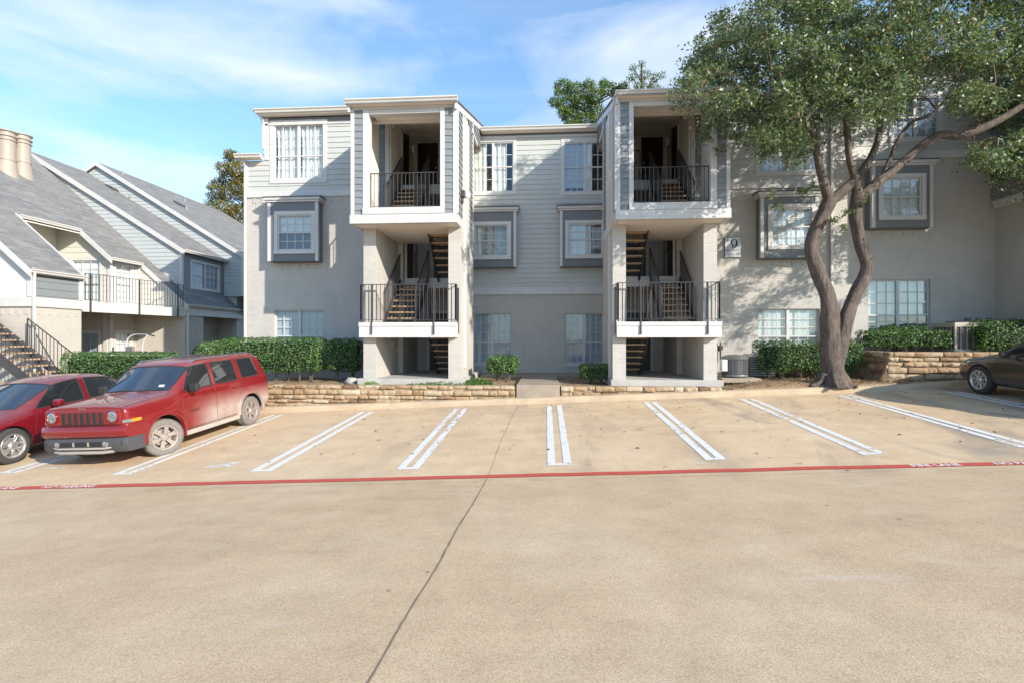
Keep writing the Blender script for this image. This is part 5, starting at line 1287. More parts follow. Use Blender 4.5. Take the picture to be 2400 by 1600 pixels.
    b = MB(); b.box(-.42, .42, -.037, .05, .41, .49); b.box(-.76, -.60, .01, .09, .41, .49); b.box(.60, .76, .01, .09, .41, .49); b.build('air_intake', MT['dark'], lb, local=True, bevel=.01)
    b = MB(); b.tube([(-.62, .02, .39), (-.45, -.04, .375), (.45, -.04, .375), (.62, .02, .39)], .02, 8); b.tube([(-.58, .03, .31), (-.4, -.02, .30), (.4, -.02, .30), (.58, .03, .31)], .03, 8); b.box(-.16, -.13, -.045, .0, .412, .488); b.box(.13, .16, -.045, .0, .412, .488); b.build('skid_trim', paint('dusty_chrome_trim', (.55, .50, .43), .35, metallic=.6), lb, local=True, smooth=50)
    for s in (-1, 1):
        b = MB(); b.lathe((s*.47, -.03, .45), [(0, -.03), (.045, -.02), (.055, .01), (.055, .05)], 20, 'y'); b.build('fog_light', MT['lens'], t, smooth=50, local=True)
    b = MB()
    for x0, x1 in ((-.50, .02), (.10, .60)): b.tube([(x0, 1.10, 1.225), ((x0+x1)/2, 1.13, 1.24), (x1, 1.17, 1.235)], .009, 6)
    b.build('wiper', MT['blackp'], t, local=True)
    hg = MB()
    for s in (-1, 1):
        q = []
        for i in range(12):
            y = .14+1.02*i/11; x = s*(.735+.04*i/11); h = bvh.ray_cast(Vector((x, y, 3)), Vector((0, 0, -1)))
            if h[0]: q.append((x, y, h[0].z+.001))
        hg.tube(q, .005, 5)
    hg.build('hood_gap', MT['blackp'], body, local=True)
    # windscreen stickers, hood creases
    b = MB(); b.hexa([(.46, 1.232, 1.28), (.56, 1.238, 1.277), (.56, 1.25, 1.277), (.46, 1.244, 1.28), (.46, 1.264, 1.318), (.56, 1.270, 1.315), (.56, 1.282, 1.315), (.46, 1.276, 1.318)]); b.build('inspection_sticker', paint('pale_sticker', (.6, .7, .8), .5), t, local=True)
    b = MB()
    for s in (-1, 1): b.tube([(s*.62, .14, 1.098), (s*.57, .6, 1.142), (s*.53, 1.05, 1.168)], .008, 5); b.build('hood_crease', MT['blackp'] if False else PM, body, local=True)
    return t
S_ = suv()
S_.location = (-8.20, 8.44, lotz(-8.2, 8.44)); S_.rotation_euler = (math.atan(.055), -math.atan(.043), R(-2.5))
def sedan(name, label, col, dust, alloy_n, double, z=1.0, mirror_col=None, glass='carglass', steer=0, dirt=None):
    t = thing(name, label, 'sedan', (0, 0, 0))
    PM = carpaint(name+'_paint', col, dirt=dirt, dust=dust, metallic=.45)
    Yt = lambda l: [tuple(p) for p in l]
    def rib(y, zb, w1, w2, z2, w3, z3, w4, z4, top): return [(0, y, zb), (w1, y, zb), (w2, y, z2), (w3, y, z3), (w4, y, z4)]+top
    Y = lambda y, l: [(x, y, z_) for x, z_ in l]
    ribs = [
     rib(.02, .28, .30, .42, .34, .50, .48, .48, .62, Y(.05, [(.42, .68), (.30, .70), (.15, .705), (0, .71)])),
     rib(.12, .22, .50, .66, .32, .72, .50, .66, .66, Y(.16, [(.58, .715), (.40, .74), (.20, .75), (0, .755)])),
     rib(.36, .18, .66, .82, .30, .86, .52, .80, .70, Y(.40, [(.70, .78), (.48, .81), (.24, .82), (0, .825)])),
     rib(.92, .17, .72, .88, .30, .905, .56, .86, .80, Y(.92, [(.74, .87), (.50, .905), (.25, .915), (0, .92)])),
     rib(1.38, .17, .72, .89, .30, .912, .56, .885, .86, [(.81, 1.32, .935), (.66, 1.24, .98), (.34, 1.14, 1.0), (0, 1.10, 1.005)]),
     rib(1.62, .17, .72, .89, .30, .914, .56, .89, .87, [(.835, 1.46, .945), (.635, 2.06, 1.37), (.36, 1.98, 1.425), (0, 1.94, 1.445)]),
     rib(2.16, .17, .72, .89, .30, .915, .56, .895, .88, [(.84, 2.16, .955), (.665, 2.26, 1.42), (.50, 2.22, 1.485), (0, 2.18, 1.515)]),
     rib(2.58, .17, .72, .89, .30, .915, .56, .895, .89, [(.84, 2.58, .965), (.675, 2.60, 1.44), (.52, 2.6, 1.505), (0, 2.6, 1.535)]),
     rib(2.70, .17, .72, .89, .30, .915, .56, .895, .893, [(.84, 2.70, .968), (.675, 2.72, 1.44), (.52, 2.7, 1.505), (0, 2.7, 1.535)]),
     rib(3.35, .17, .72, .89, .30, .915, .56, .89, .91, [(.83, 3.35, .985), (.66, 3.30, 1.40), (.50, 3.3, 1.475), (0, 3.3, 1.505)]),
     rib(3.62, .17, .72, .89, .30, .915, .56, .885, .925, [(.82, 3.68, 1.00), (.63, 3.50, 1.34), (.48, 3.45, 1.43), (0, 3.42, 1.46)]),
     rib(4.10, .18, .72, .885, .31, .905, .56, .875, .93, [(.78, 4.15, 1.01), (.60, 4.15, 1.055), (.40, 4.12, 1.08), (0, 4.1, 1.09)]),
     rib(4.55, .24, .66, .82, .34, .84, .56, .82, .90, Y(4.6, [(.72, 1.0), (.5, 1.045), (.3, 1.05), (0, 1.055)])),
     rib(4.78, .32, .50, .66, .40, .70, .58, .68, .86, Y(4.76, [(.62, .95), (.42, .98), (.2, .99), (0, .995)]))]
    panes = {(4, 6): 'windscreen', (4, 7): 'windscreen', (5, 5): 'front_window', (6, 5): 'front_window', (8, 5): 'rear_window', (9, 5): 'rear_window', (10, 6): 'back_window', (10, 7): 'back_window'}
    fa, ra, az = .96, 3.72, .335
    body, bvh = loftcar(t, ribs, panes, (PM, MT['shield'], MT['carglass']), [(fa, az), (ra, az)], {4: .3, 5: .5, 6: .5}, archR=.375)
    for s in (-1, 1):
        wheel(t, (s*.80, fa, az), s, .335, .222, .21, alloy_n, double, steer=steer); wheel(t, (s*.80, ra, az), s, .335, .222, .21, alloy_n, double)
        h = MB(); seamz = lambda y: 0
        P = []
        for i in range(9):
            y = .20+.42*i/8; row = []
            for j in range(4):
                z_ = .60+.10*i/8*.9+(.11-.03*abs(i-4)/4)*j/3-.02; row.append((surfx(bvh, y, z_, s)+s*.006, y, z_))
            P.append(row)
        h.grid(P); h.build('headlight', MT['lens'], t, smooth=60, local=True)
        hd = MB()
        for yh in (2.42, 3.36): xh = abs(surfx(bvh, yh, .80, s)); hd.box(s*(xh+.002), s*(xh+.032), yh-.10, yh+.10, .785, .815)
        hd.build('door_handle', PM, t, local=True, bevel=.012)
        mr = MB(); mr.box(s*.93, s*1.12, 1.72, 1.86, .95, 1.09); m_ = mr.build('mirror', PM, t, local=True, bevel=.045); mr = MB(); mr.bar((s*.84, 1.86, .96), (s*.96, 1.82, .99), .05, .05); mr.build('mirror_arm', PM, m_, local=True)
        sm = MB(); seam(sm, bvh, [(1.42, .28), (1.40, .6), (1.50, .90)], s); seam(sm, bvh, [(2.64, .28), (2.66, .92)], s); seam(sm, bvh, [(3.42, .60), (3.62, .93)], s); seam(sm, bvh, [(1.42, .28), (3.30, .28)], s); sm.build('door_seam', MT['blackp'], body, local=True)
        tr = MB(); q = [(surfx(bvh, y, .235, s)+s*.006, y, .235) for y in [1.4+.1*i for i in range(20)]]; tr.tube(q, .010, 6); tr.build('sill_trim', MT['chrome'], t, local=True)
        tl = MB(); P = [[(surfx(bvh, 4.35+.22*i/5, .72+.16*j/3, s)+s*.004, 4.35+.22*i/5, .72+.16*j/3) for j in range(4)] for i in range(6)]; tl.grid(P); tl.build('tail_light', paint('red_lens', (.3, .01, .01), .2), t, local=True)
    b = MB(); b.box(-.36, .36, .0, .06, .50, .60); b.box(-.45, .45, .02, .10, .28, .38); b.build('grille', MT['blackp'], t, local=True, bevel=.012)
    b = MB()
    for x0, x1 in ((-.50, .02), (.06, .55)): b.tube([(x0, 1.18, 1.0), (x1, 1.26, 1.0)], .009, 6)
    b.build('wiper', MT['blackp'], t, local=True)
    return t
D_ = sedan('parked_sedan', 'dusty red sedan cut off by the left edge of the picture, beside the red SUV', (.22, .010, .018), .32, 7, True)
D_.location = (-11.04, 8.02, lotz(-11.04, 8.02)); D_.rotation_euler = (math.atan(.055), -math.atan(.043), 0)
K_ = sedan('parked_sedan', 'dark brown sedan parked nose-in before the stone planter at the right edge', (.075, .055, .045), .12, 9, True)
K_.location = (11.15, 13.66, lotz(11.15, 12.7)+.05); K_.rotation_euler = (-math.atan(.055), math.atan(.043), math.pi)
# =================== vegetation
def leafmat(name, stops, trans=.25, rough=.42, spec=.5):
    m, nt, b = newmat(name); at = N(nt, 'Attribute', attribute_name='tone', attribute_type='GEOMETRY')
    c = ramp(nt, at.outputs['Fac'], stops); nt.links.new(c, b.inputs['Base Color']); b.inputs['Roughness'].default_value = rough; b.inputs['Specular IOR Level'].default_value = spec
    tl = N(nt, 'BsdfTranslucent'); nt.links.new(mixc(nt, 1, c, (1.3, 1.5, .6), 'MULTIPLY'), tl.inputs[0])
    mx = N(nt, 'MixShader'); mx.inputs[0].default_value = trans; nt.links.new(b.outputs[0], mx.inputs[1]); nt.links.new(tl.outputs[0], mx.inputs[2]); nt.links.new(mx.outputs[0], nt.nodes['Material Output'].inputs[0]); return m
MT['oak'] = leafmat('oak_leaf', [(0, (.05, .075, .035)), (.5, (.11, .16, .08)), (.91, (.23, .28, .15)), (.97, (.30, .20, .10)), (1, (.38, .24, .12))], .3, .42, .5)
MT['holly'] = leafmat('hedge_leaf', [(0, (.035, .075, .02)), (.5, (.065, .15, .035)), (.85, (.12, .24, .06)), (1, (.26, .30, .12))], .25, .5, .4)
MT['bright'] = leafmat('bright_leaf', [(0, (.10, .20, .04)), (.6, (.20, .36, .08)), (1, (.34, .46, .14))], .3)
MT['autumn'] = leafmat('turning_leaf', [(0, (.06, .08, .02)), (.5, (.15, .16, .04)), (.8, (.30, .22, .05)), (1, (.38, .20, .06))], .3)
MT['pine'] = leafmat('needle_foliage', [(0, (.03, .08, .012)), (.55, (.07, .15, .022)), (.8, (.16, .24, .04)), (1, (.36, .32, .07))], .25)
MT['litter'] = leafmat('dry_leaf', [(0, (.10, .055, .03)), (.5, (.22, .13, .06)), (1, (.40, .28, .15))], .1)
def barkm(name, c):
    m, nt, b = newmat(name); co = coords(nt, (1, 1, .14)); n = noise_(nt, co, 17, 8, .85, .8); n2 = noise_(nt, coords(nt), 3, 5)
    col = mixc(nt, .6, ramp(nt, n, [(.36, tuple(x*.28 for x in c)), (.5, c), (.64, tuple(min(1, x*1.7) for x in c))]), ramp(nt, n2, [(.3, (.8, .8, .8)), (.7, (1.2, 1.15, 1.1))]), 'MULTIPLY')
    nt.links.new(col, b.inputs['Base Color']); b.inputs['Roughness'].default_value = .95; bump(nt, b, n, 1, .09); return m
MT['bark'] = barkm('oak_bark', (.165, .13, .11)); MT['twig'] = paint('twig_bark', (.12, .09, .07), .9, .2, 8)
def leaves(name, pos, size, mat, parent, up=.35, jitter=.35, aspect=.5, nrm=None, tone=None):
    """one mesh of folded leaf-shaped quads at pos (n,3)"""
    n = len(pos); pos = np.asarray(pos, float)
    if parent is not None:
        r = parent
        while r.parent: r = r.parent
        Mt = np.array(ROOT[r.name]); pos = pos @ Mt[:3, :3].T+Mt[:3, 3]
    nn = rng.normal(size=(n, 3)); nn /= np.linalg.norm(nn, axis=1)[:, None]
    if nrm is not None: nn = nn*.7+nrm
    nn[:, 2] += up; nn /= np.linalg.norm(nn, axis=1)[:, None]
    t = rng.normal(size=(n, 3)); t -= nn*(t*nn).sum(1)[:, None]; t /= np.linalg.norm(t, axis=1)[:, None]; b = np.cross(nn, t)
    s = size*(1+jitter*(rng.random(n)*2-1)); L = (t*s[:, None])/2; Wd = b*(s*aspect)[:, None]/2; fold = nn*(s*.10)[:, None]
    v = np.empty((n, 4, 3)); v[:, 0] = pos-L; v[:, 1] = pos+Wd+fold; v[:, 2] = pos+L; v[:, 3] = pos-Wd+fold
    me = bpy.data.meshes.new(name); me.vertices.add(n*4); me.vertices.foreach_set('co', v.reshape(-1).astype('f4'))
    me.loops.add(n*4); me.loops.foreach_set('vertex_index', np.arange(n*4, dtype='i4')); me.polygons.add(n); me.polygons.foreach_set('loop_start', np.arange(n, dtype='i4')*4); me.polygons.foreach_set('loop_total', np.full(n, 4, 'i4'))
    me.update(calc_edges=True); me.materials.append(mat)
    at = me.attributes.new('tone', 'FLOAT', 'FACE'); tn = rng.random(n) if tone is None else np.clip(tone+rng.normal(size=n)*.2, 0, 1); at.data.foreach_set('value', tn.astype('f4'))
    o = link(bpy.data.objects.new(name, me)); o.parent = parent; return o
def hedge(name, label, cat, x0, x1, y0, y1, z0, z1, mat='holly', dens=520, size=.055, group=None, stems=True, ztrunk=None, round_=.25, seed=0, bumpy=.06):
    if name == 'clipped_hedge': group = 'clipped hedges round the buildings'
    if name == 'small_shrub': group = 'small shrubs beside the walk'
    ztrunk = z0-.25 if ztrunk is None else ztrunk
    t = thing(name, label, cat, ((x0+x1)/2, (y0+y1)/2, ztrunk), group=group)
    cx, cy, cz = (x0+x1)/2, (y0+y1)/2, (z0+z1)/2; hx, hy, hz = (x1-x0)/2, (y1-y0)/2, (z1-z0)/2
    area = 2*((x1-x0)*(z1-z0)*2+(y1-y0)*(z1-z0)*2+(x1-x0)*(y1-y0)); n = int(area*dens)
    d = rng.random((n, 3))*2-1
    ax = rng.choice(3, n, p=np.array([hy*hz, hx*hz, hx*hy])/(hy*hz+hx*hz+hx*hy)); sg_ = np.where(rng.random(n) < .5, -1, 1)
    d[np.arange(n), ax] = sg_
    p = d*np.array([hx, hy, hz]); 
    # rounded box projection
    rr = min(hx, hy, hz)*round_*2; inner = np.clip(p, -np.array([hx-rr, hy-rr, hz-rr]), np.array([hx-rr, hy-rr, hz-rr])); q = p-inner; ln = np.linalg.norm(q, axis=1)+1e-6; nrm = q/ln[:, None]
    depth = rng.exponential(.035, n); nz = np.array([noise.noise(Vector((a[0]*4+seed, a[1]*4, a[2]*4+seed))) for a in p])
    nz2 = np.array([noise.noise(Vector((a[0]*11+seed, a[1]*11, a[2]*11+seed))) for a in p])
    pos = inner+nrm*(rr+nz*bumpy+nz2*bumpy*.5-depth)[:, None]+rng.normal(size=(n, 3))*.012
    # thin out the bottom
    low = (pos[:, 2] < -hz*.55); keep = ~(low & (rng.random(n) < .25-.8*nz)); pos, nrm = pos[keep], nrm[keep]
    leaves('foliage', pos+np.array([cx, cy, cz]), size, MT[mat], t, .15, nrm=nrm*.9)
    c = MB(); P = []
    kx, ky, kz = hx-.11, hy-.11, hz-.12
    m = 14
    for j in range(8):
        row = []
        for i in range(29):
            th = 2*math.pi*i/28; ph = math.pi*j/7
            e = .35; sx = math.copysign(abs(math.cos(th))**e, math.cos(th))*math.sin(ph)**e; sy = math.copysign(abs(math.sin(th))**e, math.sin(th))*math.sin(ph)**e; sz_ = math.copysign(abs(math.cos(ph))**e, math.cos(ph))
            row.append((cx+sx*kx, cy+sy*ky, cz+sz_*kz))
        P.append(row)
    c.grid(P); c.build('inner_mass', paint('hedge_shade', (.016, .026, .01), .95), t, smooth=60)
    if stems:
        s = MB(); rn = random.Random(seed)
        for i in range(max(2, int((x1-x0)/.45))):
            x = x0+.15+(x1-x0-.3)*(i+.5)/max(2, int((x1-x0)/.45)); y = cy+rn.uniform(-.1, .1)
            for k in range(4): s.tube([(x, y, ztrunk-.1), (x+rn.uniform(-.08, .08), y+rn.uniform(-.08, .08), (ztrunk+z0)/2), (x+rn.uniform(-.25, .25), y+rn.uniform(-.2, .2), z0+.2)], [.022, .016, .01], 5)
        s.build('stem', MT['twig'], t)
    return t
hedge('clipped_hedge', 'long low clipped hedge in front of the exercise frame, behind the red sedan', 'hedge', -15.5, -11.85, 14.95, 15.8, .6, 1.62, seed=1)
hedge('clipped_hedge', 'tall clipped hedge behind the red SUV, under the ground-floor window at left', 'hedge', -10.1, -6.85, 14.75, 15.6, 1.05, 2.07, seed=2, ztrunk=.7)
hedge('clipped_hedge', 'shaded dark hedge end against the left stair tower, right of the tall hedge', 'hedge', -6.82, -5.72, 14.95, 15.7, 1.02, 2.05, seed=3, ztrunk=.7, round_=.4)
hedge('round_shrub', 'bright green rounded shrub peeking over the roof of the red SUV', 'shrub', -12.0, -10.7, 15.9, 17.1, .5, 1.97, mat='bright', seed=4, round_=.5, size=.04, dens=700, stems=False, bumpy=.1)
hedge('small_shrub', 'small glossy dark shrub on a short stem left of the concrete walk', 'shrub', -1.80, -.87, 14.9, 15.7, 1.0, 1.53, seed=5, ztrunk=.72, round_=.45, bumpy=.08, dens=800)
hedge('small_shrub', 'small flat-topped shrub with a light green top right of the concrete walk', 'shrub', 1.0, 1.88, 14.6, 15.4, .88, 1.31, seed=6, ztrunk=.72, round_=.3, dens=800, size=.045)
hedge('clipped_hedge', 'leafy dark hedge right behind the big tree trunk and beside the round air conditioner', 'hedge', 6.05, 8.9, 14.75, 15.4, 1.12, 1.95, seed=7, ztrunk=.85, bumpy=.11)
hedge('clipped_hedge', 'clipped hedge on top of the stone planter, left of the boxy air conditioner', 'hedge', 9.2, 11.45, 15.0, 15.75, 1.82, 2.28, seed=8, ztrunk=1.6)
hedge('clipped_hedge', 'smaller hedge clump rising behind the planter hedge', 'hedge', 10.1, 11.3, 15.6, 16.2, 1.9, 2.42, seed=9, ztrunk=1.6)
hedge('clipped_hedge', 'big clipped hedge above the brown sedan at the right edge', 'hedge', 11.95, 14.6, 14.6, 15.5, 1.72, 2.55, seed=10, ztrunk=1.6)
# ground cover
def patch(label, cx, cy, rx, ry, h, n, mat='holly', size=.05):
    p = []
    for i in range(n):
        a = random.random()*6.283; r = random.random()**.5; x, y = cx+rx*r*math.cos(a), cy+ry*r*math.sin(a)
        hh = h*(1-r*r)*(.5+.8*abs(noise.noise(Vector((x*5, y*5, 0))))); p.append((x, y, .74+random.random()*hh))
    o = leaves('ground_cover', p, size, MT[mat], None, .8); tag(o, kind='stuff')
for a in ((-2.9, 14.0, 1.2, .22, .18, 1500), (-2.0, 14.6, .5, .5, .25, 1300), (-4.95, 13.95, .28, .14, .18, 420), (-5.5, 14.3, .18, .1, .1, 120)): patch('', *a[:5], a[5], 'bright' if a[0] == -4.95 else 'holly')
# dry leaves
p = []
for i in range(1500):
    x = random.uniform(4.8, 13); y = random.uniform(13.6, 14.3 if x > 9 else 15); z = soilz(x, y)+.02+.05*noise.noise(Vector((x*1.6, y*1.6, 0))); p.append((x, y, z+.01))
for i in range(260):
    x = random.uniform(-8, 4.6); y = random.uniform(13.8, 15); p.append((x, y, .76))
for i in range(230):
    x = random.gauss(4, 6); y = 13.35-abs(random.gauss(0, 2.6)); 
    if y > 3: p.append((x, y, lotz(x, y)+.012))
tag(leaves('fallen_leaves', p, .06, MT['litter'], None, 1.6), kind='stuff')
# ---------- the big oak
TR = thing('oak_tree', 'big live oak forking low into two leaning trunks at the right', 'tree', (7.45, 13.75, .9))
def wp(px, py, Y=13.75): return Vector(W(px, py, Y))
def wob(pts, k=6, amp=.05, seed=0):
    out = []
    for i in range(len(pts)-1):
        p0 = pts[max(i-1, 0)]; p1, p2 = pts[i], pts[i+1]; p3 = pts[min(i+2, len(pts)-1)]
        for j in range(k):
            t = j/k; out.append(tuple(.5*((2*p1[a])+(-p0[a]+p2[a])*t+(2*p0[a]-5*p1[a]+4*p2[a]-p3[a])*t*t+(-p0[a]+3*p1[a]-3*p2[a]+p3[a])*t**3) for a in range(4)))
    out.append(tuple(pts[-1])); return out
tk = MB(); LP = []
def limb(pts, n=14, amp=.03):
    q = wob([(p.x, p.y, p.z, r) for p, r in pts]); 
    LP.extend(Vector(c[:3]) for c in q if c[3] < .2)
    base = len(tk.v); tk.tube([c[:3] for c in q], [c[3]*.71 for c in q], n)
    cnt = len(q)*n
    for i in range(base, base+cnt):
        c = Vector(q[(i-base)//n][:3]); v = Vector(tk.v[i]); r = q[(i-base)//n][3]; d = (v-c).normalized()
        k = 1+.13*noise.noise(Vector((d.x*2, d.y*2, v.z*1.2)))*2*.6+.06*noise.noise(Vector((d.x*6, d.y*6, v.z*2.5)))
        tk.v[i] = tuple(c+(v-c)*k)
m2 = 13/F
limb([(wp(1958, 905), .62), (wp(1957, 888), .48), (wp(1953, 868), .37), (wp(1948, 830), .335), (wp(1946, 780), .33), (wp(1944, 735), .31), (wp(1938, 690), .27), (wp(1918, 640), .25), (wp(1903, 590), .245), (wp(1910, 545), .235), (wp(1932, 500), .23), (wp(1946, 468), .24)], 18)
limb([(wp(1946, 474), .19), (wp(1934, 440), .155), (wp(1925, 410), .13), (wp(1916, 370, 13.6), .12), (wp(1908, 320, 13.4), .10), (wp(1880, 240, 13), .08), (wp(1850, 150, 12.6), .05), (wp(1820, 60, 12.3), .02)])
limb([(wp(1940, 478), .20), (wp(1968, 455), .19), (wp(1998, 428), .165), (wp(2026, 395, 13.9), .14), (wp(2050, 350, 14), .12), (wp(2062, 300, 14.1), .10), (wp(2050, 220, 14.2), .08), (wp(2070, 110, 14.3), .05), (wp(2090, 0, 14.3), .02)])
limb([(wp(1955, 900), .25), (wp(1962, 845), .26), (wp(1974, 790), .27), (wp(1985, 740), .25), (wp(2004, 690), .225), (wp(2026, 650), .215), (wp(2032, 620), .21), (wp(2018, 575), .205), (wp(2008, 530), .20), (wp(2006, 490), .205), (wp(2012, 455), .21)], 18)
limb([(wp(2012, 468), .19), (wp(2004, 420, 13.7), .13), (wp(1990, 370, 13.6), .11), (wp(1985, 300, 13.5), .10), (wp(1970, 200, 13.4), .07), (wp(1960, 80, 13.2), .03)])
limb([(wp(2010, 470), .19), (wp(2042, 440), .175), (wp(2078, 412), .16), (wp(2112, 384), .15), (wp(2150, 352), .15), (wp(2184, 326), .148), (wp(2212, 316), .145), (wp(2250, 318), .14), (wp(2296, 304), .135), (wp(2345, 280), .125), (wp(2400, 245), .11), (wp(2470, 190), .08), (wp(2560, 120), .04)], 16)
limb([(wp(2066, 420), .09), (wp(2085, 375, 13.9), .075), (wp(2110, 320, 14.1), .065), (wp(2140, 285, 14.2), .06), (wp(2180, 270, 14.3), .05), (wp(2220, 230, 14.5), .03)], 10)
for a in range(6):   # root flare
    an = a*1.05+.3; limb([(Vector((7.46+.2*math.cos(an), 13.75+.2*math.sin(an), 1.12)), .13), (Vector((7.46+.36*math.cos(an), 13.75+.36*math.sin(an), .90)), .09), (Vector((7.46+.62*math.cos(an), 13.75+.55*math.sin(an), .82)), .05)], 8)
tk.build('trunk', MT['bark'], TR, smooth=180)
LB = [(1560, 250), (1600, 288), (1625, 330), (1660, 335), (1700, 345), (1730, 300), (1765, 400), (1800, 425), (1850, 415), (1880, 400), (1905, 345), (1950, 335), (2000, 345), (2050, 335), (2100, 290), (2150, 262), (2200, 258), (2240, 268), (2262, 330), (2290, 430), (2340, 470), (2420, 495), (2600, 500)]
LT = [(1560, 250), (1590, 170), (1610, 95), (1650, 40), (1690, 0), (1730, -80), (1800, -200), (2700, -320)]
def itp(T_, x):
    if x <= T_[0][0]: return T_[0][1]
    for (a, b), (c, d) in zip(T_, T_[1:]):
        if x <= c: return b+(d-b)*(x-a)/(c-a)
    return T_[-1][1]
rn = random.Random(21); C = []
limbpts = [wp(1925, 400), wp(1880, 240, 13), wp(2055, 330, 14), wp(2060, 160, 14.2), wp(1985, 280, 13.5), wp(1965, 150, 13.3), wp(2184, 326), wp(2300, 303), wp(2400, 245), wp(2500, 170), wp(2200, 250, 14.4), wp(1850, 150, 12.6)]
while len(C) < 640:
    px = rn.uniform(1590, 2680); Y = rn.uniform(10.6, 16.2); py = rn.uniform(-120, 490)
    lo, hi = itp(LB, px), itp(LT, px)
    dd = abs(Y-13.4)/2.9; k = 26
    if py > lo-k-dd*60 or py < hi+k+dd*50: continue
    if Y < 11.6 and px > 2350: continue
    if 2100 < px < 2255 and py > 240: continue
    if px >= 2240 and Y < 14.0 and abs(py-(320-(px-2250)*.42)) < 48: continue
    p = wp(px, py, Y)
    if any((p-q).length < .30 for q in C): continue
    C.append(p)
extra = [(1655, 318, 13.0), (1700, 320, 13.1), (1690, 350, 13.1), (1815, 455, 13.4), (1822, 480, 13.4), (1990, 497, 13.6), (1952, 520, 13.5), (2020, 465, 13.55), (1980, 540, 13.5), (1900, 440, 13.5), (1880, 450, 13.5), (1620, 200, 12.8), (1612, 150, 12.8), (1640, 90, 13)]
small = [wp(*e) for e in extra]
pos = []
tw = MB(); NODES = list(LP); C.sort(key=lambda c: min((l-c).length for l in LP))
for i, c in enumerate(C+small):
    sm = i >= len(C); n = 60 if sm else rn.randint(170, 330); s = .16 if sm else rn.uniform(.32, .50)
    q = rng.normal(size=(n, 3)); q /= np.linalg.norm(q, axis=1)[:, None]; rad = rng.random(n)**.45
    # sprays: leaves gather along short shoots
    k = 5 if sm else 14; sh = rng.normal(size=(k, 3)); sh /= np.linalg.norm(sh, axis=1)[:, None]; idx = rng.integers(0, k, n); t_ = rng.random(n)**.6
    pp = sh[idx]*t_[:, None]*s*np.array([1.15, 1.15, .8])+rng.normal(size=(n, 3))*(.055 if not sm else .04)
    pp[:, 2] -= (t_**2)*s*.25
    pos.append(pp+np.array(c))
    if sm: continue
    near = sorted(NODES, key=lambda l: (l-c).length+max(0, l.z-c.z)*.5)[:6]; b = rn.choice(near[:3]); L_ = (b-c).length
    mid = b.lerp(c, .5)+Vector((rn.uniform(-.12, .12), rn.uniform(-.12, .12), rn.uniform(-.05, .2)))*min(1.5, L_)
    r0 = min(.05, .012+.014*L_); tw.tube([b, b.lerp(mid, .5)+Vector((0, 0, .05*L_)), mid, c], [r0, r0*.8, r0*.55, .006], 5, cap=False)
    NODES.append(mid); NODES.append(c)
    for j in range(0, k, 2): tw.tube([c, c+Vector(sh[j])*s*.9], [.006, .003], 3, cap=False)
tw.build('branch', MT['twig'], TR, smooth=180)
pos = np.concatenate(pos); leaves('crown', pos, .085, MT['oak'], TR, .25, aspect=.48)
# ---------- trees beyond the roofs
def backtree(name, label, c, blobs, mat, n, size, trunk):
    t = thing(name, label, 'tree', trunk[0]); pos = []
    for (x, y, z, r) in blobs:
        m = int(n*r*r); q = rng.normal(size=(m, 3)); q /= np.linalg.norm(q, axis=1)[:, None]; rad = r*(.45+.6*rng.random(m)**.6)
        pos.append(np.array([x, y, z])+q*rad[:, None]*np.array([1, 1, .7])+rng.normal(size=(m, 3))*.06)
    leaves('crown', np.concatenate(pos), size, MT[mat], t, .3)
    b = MB(); b.tube([trunk[0], (Vector(trunk[0])+Vector(trunk[1]))/2+Vector((.1, 0, 0)), trunk[1]], [.22, .16, .05], 8)
    for (x, y, z, r) in blobs: b.tube([Vector(trunk[0]).lerp(Vector(trunk[1]), min(.95, max(.3, (z-trunk[0][2]-1)/(trunk[1][2]-trunk[0][2])))), (x, y, z)], [.06, .02], 5, cap=False)
    b.build('trunk', MT['twig'], t)
def bl_(l, Y, s=1): return [(*W(px, py, Y+random.uniform(-.6, .6)), r*s*Y/F) for px, py, r in l]
backtree('autumn_tree', 'tree turning orange and green behind the left roofs, beside the corner of the grey building', 0,
  bl_([(548, 372, 22), (525, 395, 20), (560, 400, 26), (538, 420, 24), (512, 432, 18), (565, 440, 30), (535, 455, 26), (508, 462, 22), (492, 480, 14), (530, 490, 28), (560, 500, 30), (515, 505, 20), (548, 530, 26), (535, 545, 18), (590, 420, 30), (600, 460, 40), (495, 440, 10), (540, 362, 14)], 37), 'autumn', 1300, .16, (W(585, 620, 37), W(560, 380, 37)))
backtree('pine_tree', 'green and yellow conifer rising behind the middle roof, left of the right tower', 0,
  bl_([(1320, 203, 22), (1350, 215, 26), (1380, 200, 16), (1302, 240, 16), (1330, 245, 28), (1365, 245, 26), (1395, 225, 24), (1340, 275, 24), (1370, 285, 26), (1395, 262, 22), (1325, 265, 18), (1400, 290, 22), (1425, 210, 20), (1450, 218, 18), (1415, 195, 12), (1460, 205, 14), (1308, 218, 10), (1345, 297, 20)], 34), 'pine', 3000, .11, (W(1400, 420, 34), W(1385, 200, 34)))
backtree('pine_tree', 'thin dark treetop standing above the roof of the right stair tower', 0,
  bl_([(1485, 160, 10), (1505, 150, 9), (1482, 182, 12), (1510, 178, 15), (1535, 182, 12), (1552, 178, 8), (1500, 200, 14), (1530, 200, 12), (1515, 215, 14), (1545, 212, 10), (1565, 220, 10)], 33), 'pine', 1700, .11, (W(1508, 420, 33), W(1503, 150, 33)))
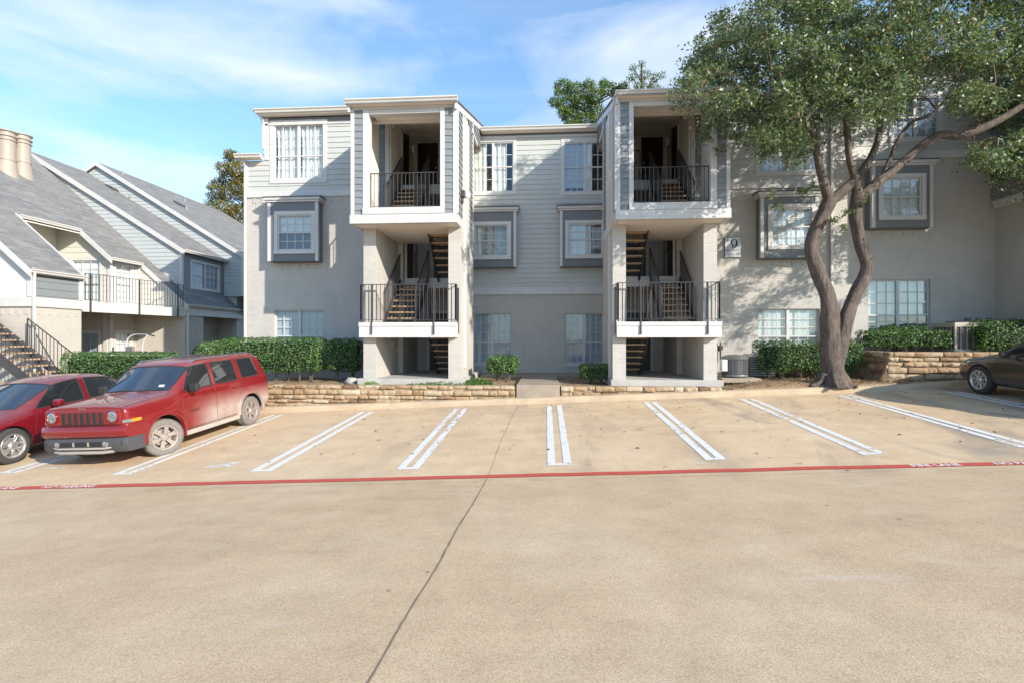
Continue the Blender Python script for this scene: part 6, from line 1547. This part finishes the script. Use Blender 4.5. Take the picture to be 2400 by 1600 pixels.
# =================== pieces that lie apart become parts of their own
def split_parts(o, gap=.03, most=40):
    me = o.data; n = len(me.vertices)
    if n == 0: return
    par = list(range(n))
    def find(a):
        while par[a] != a: par[a] = par[par[a]]; a = par[a]
        return a
    for p in me.polygons:
        r = find(p.vertices[0])
        for q in p.vertices[1:]: par[find(q)] = r
    comp = {}
    for i in range(n): comp.setdefault(find(i), []).append(i)
    bb = []
    for k, vs_ in comp.items():
        c = np.array([me.vertices[i].co for i in vs_]); bb.append([c.min(0)-gap/2, c.max(0)+gap/2, [k]])
    ch = True
    while ch and len(bb) > 1:
        ch = False; out = []
        while bb:
            a = bb.pop()
            j = 0
            while j < len(bb):
                b = bb[j]
                if (a[0] <= b[1]).all() and (b[0] <= a[1]).all():
                    a = [np.minimum(a[0], b[0]), np.maximum(a[1], b[1]), a[2]+b[2]]; bb.pop(j); ch = True; j = 0
                else: j += 1
            out.append(a)
        bb = out
    if len(bb) < 2 or len(bb) > most: return
    bb.sort(key=lambda b: tuple(np.round(b[0], 2)))
    gid = {}
    for g_, b in enumerate(bb):
        for k in b[2]: gid[k] = g_
    for g_ in range(len(bb)):
        vmap = {}; vv = []; ff = []; mi = []
        for p in me.polygons:
            if gid[find(p.vertices[0])] == g_:
                t = []
                for q in p.vertices:
                    if q not in vmap: vmap[q] = len(vv); vv.append(tuple(me.vertices[q].co))
                    t.append(vmap[q])
                ff.append(t); mi.append(p.material_index)
        m = bpy.data.meshes.new(me.name); m.from_pydata(vv, [], ff)
        for mt in me.materials: m.materials.append(mt)
        m.polygons.foreach_set('material_index', mi)
        if g_ == 0: first = m; continue
        c = o.copy(); c.data = m; c.name = o.name.split('.')[0]; COL.objects.link(c)
    o.data = first
    bpy.data.meshes.remove(me)
NAMES = ('band_board', 'gable_siding', 'side_siding', 'siding', 'frieze', 'gutter', 'wall', 'roof', 'roof_vent', 'vent_pipe', 'dentil_course', 'electrical_box', 'trim_board', 'rake_board', 'soffit', 'dormer_siding', 'stair_tower_wall', 'tower_stucco_wall', 'tower_siding', 'tower_trim', 'tread', 'inner_wall', 'side_wall', 'ceiling', 'roof', 'stringer', 'corner_trim', 'grip', 'wiper', 'sign_face', 'air_intake', 'curtain', 'blind', 'stem')
for o in list(bpy.data.objects):
    if o.type == 'MESH' and o.parent and o.name.split('.')[0] in NAMES and len(o.data.polygons) < 20000: split_parts(o)
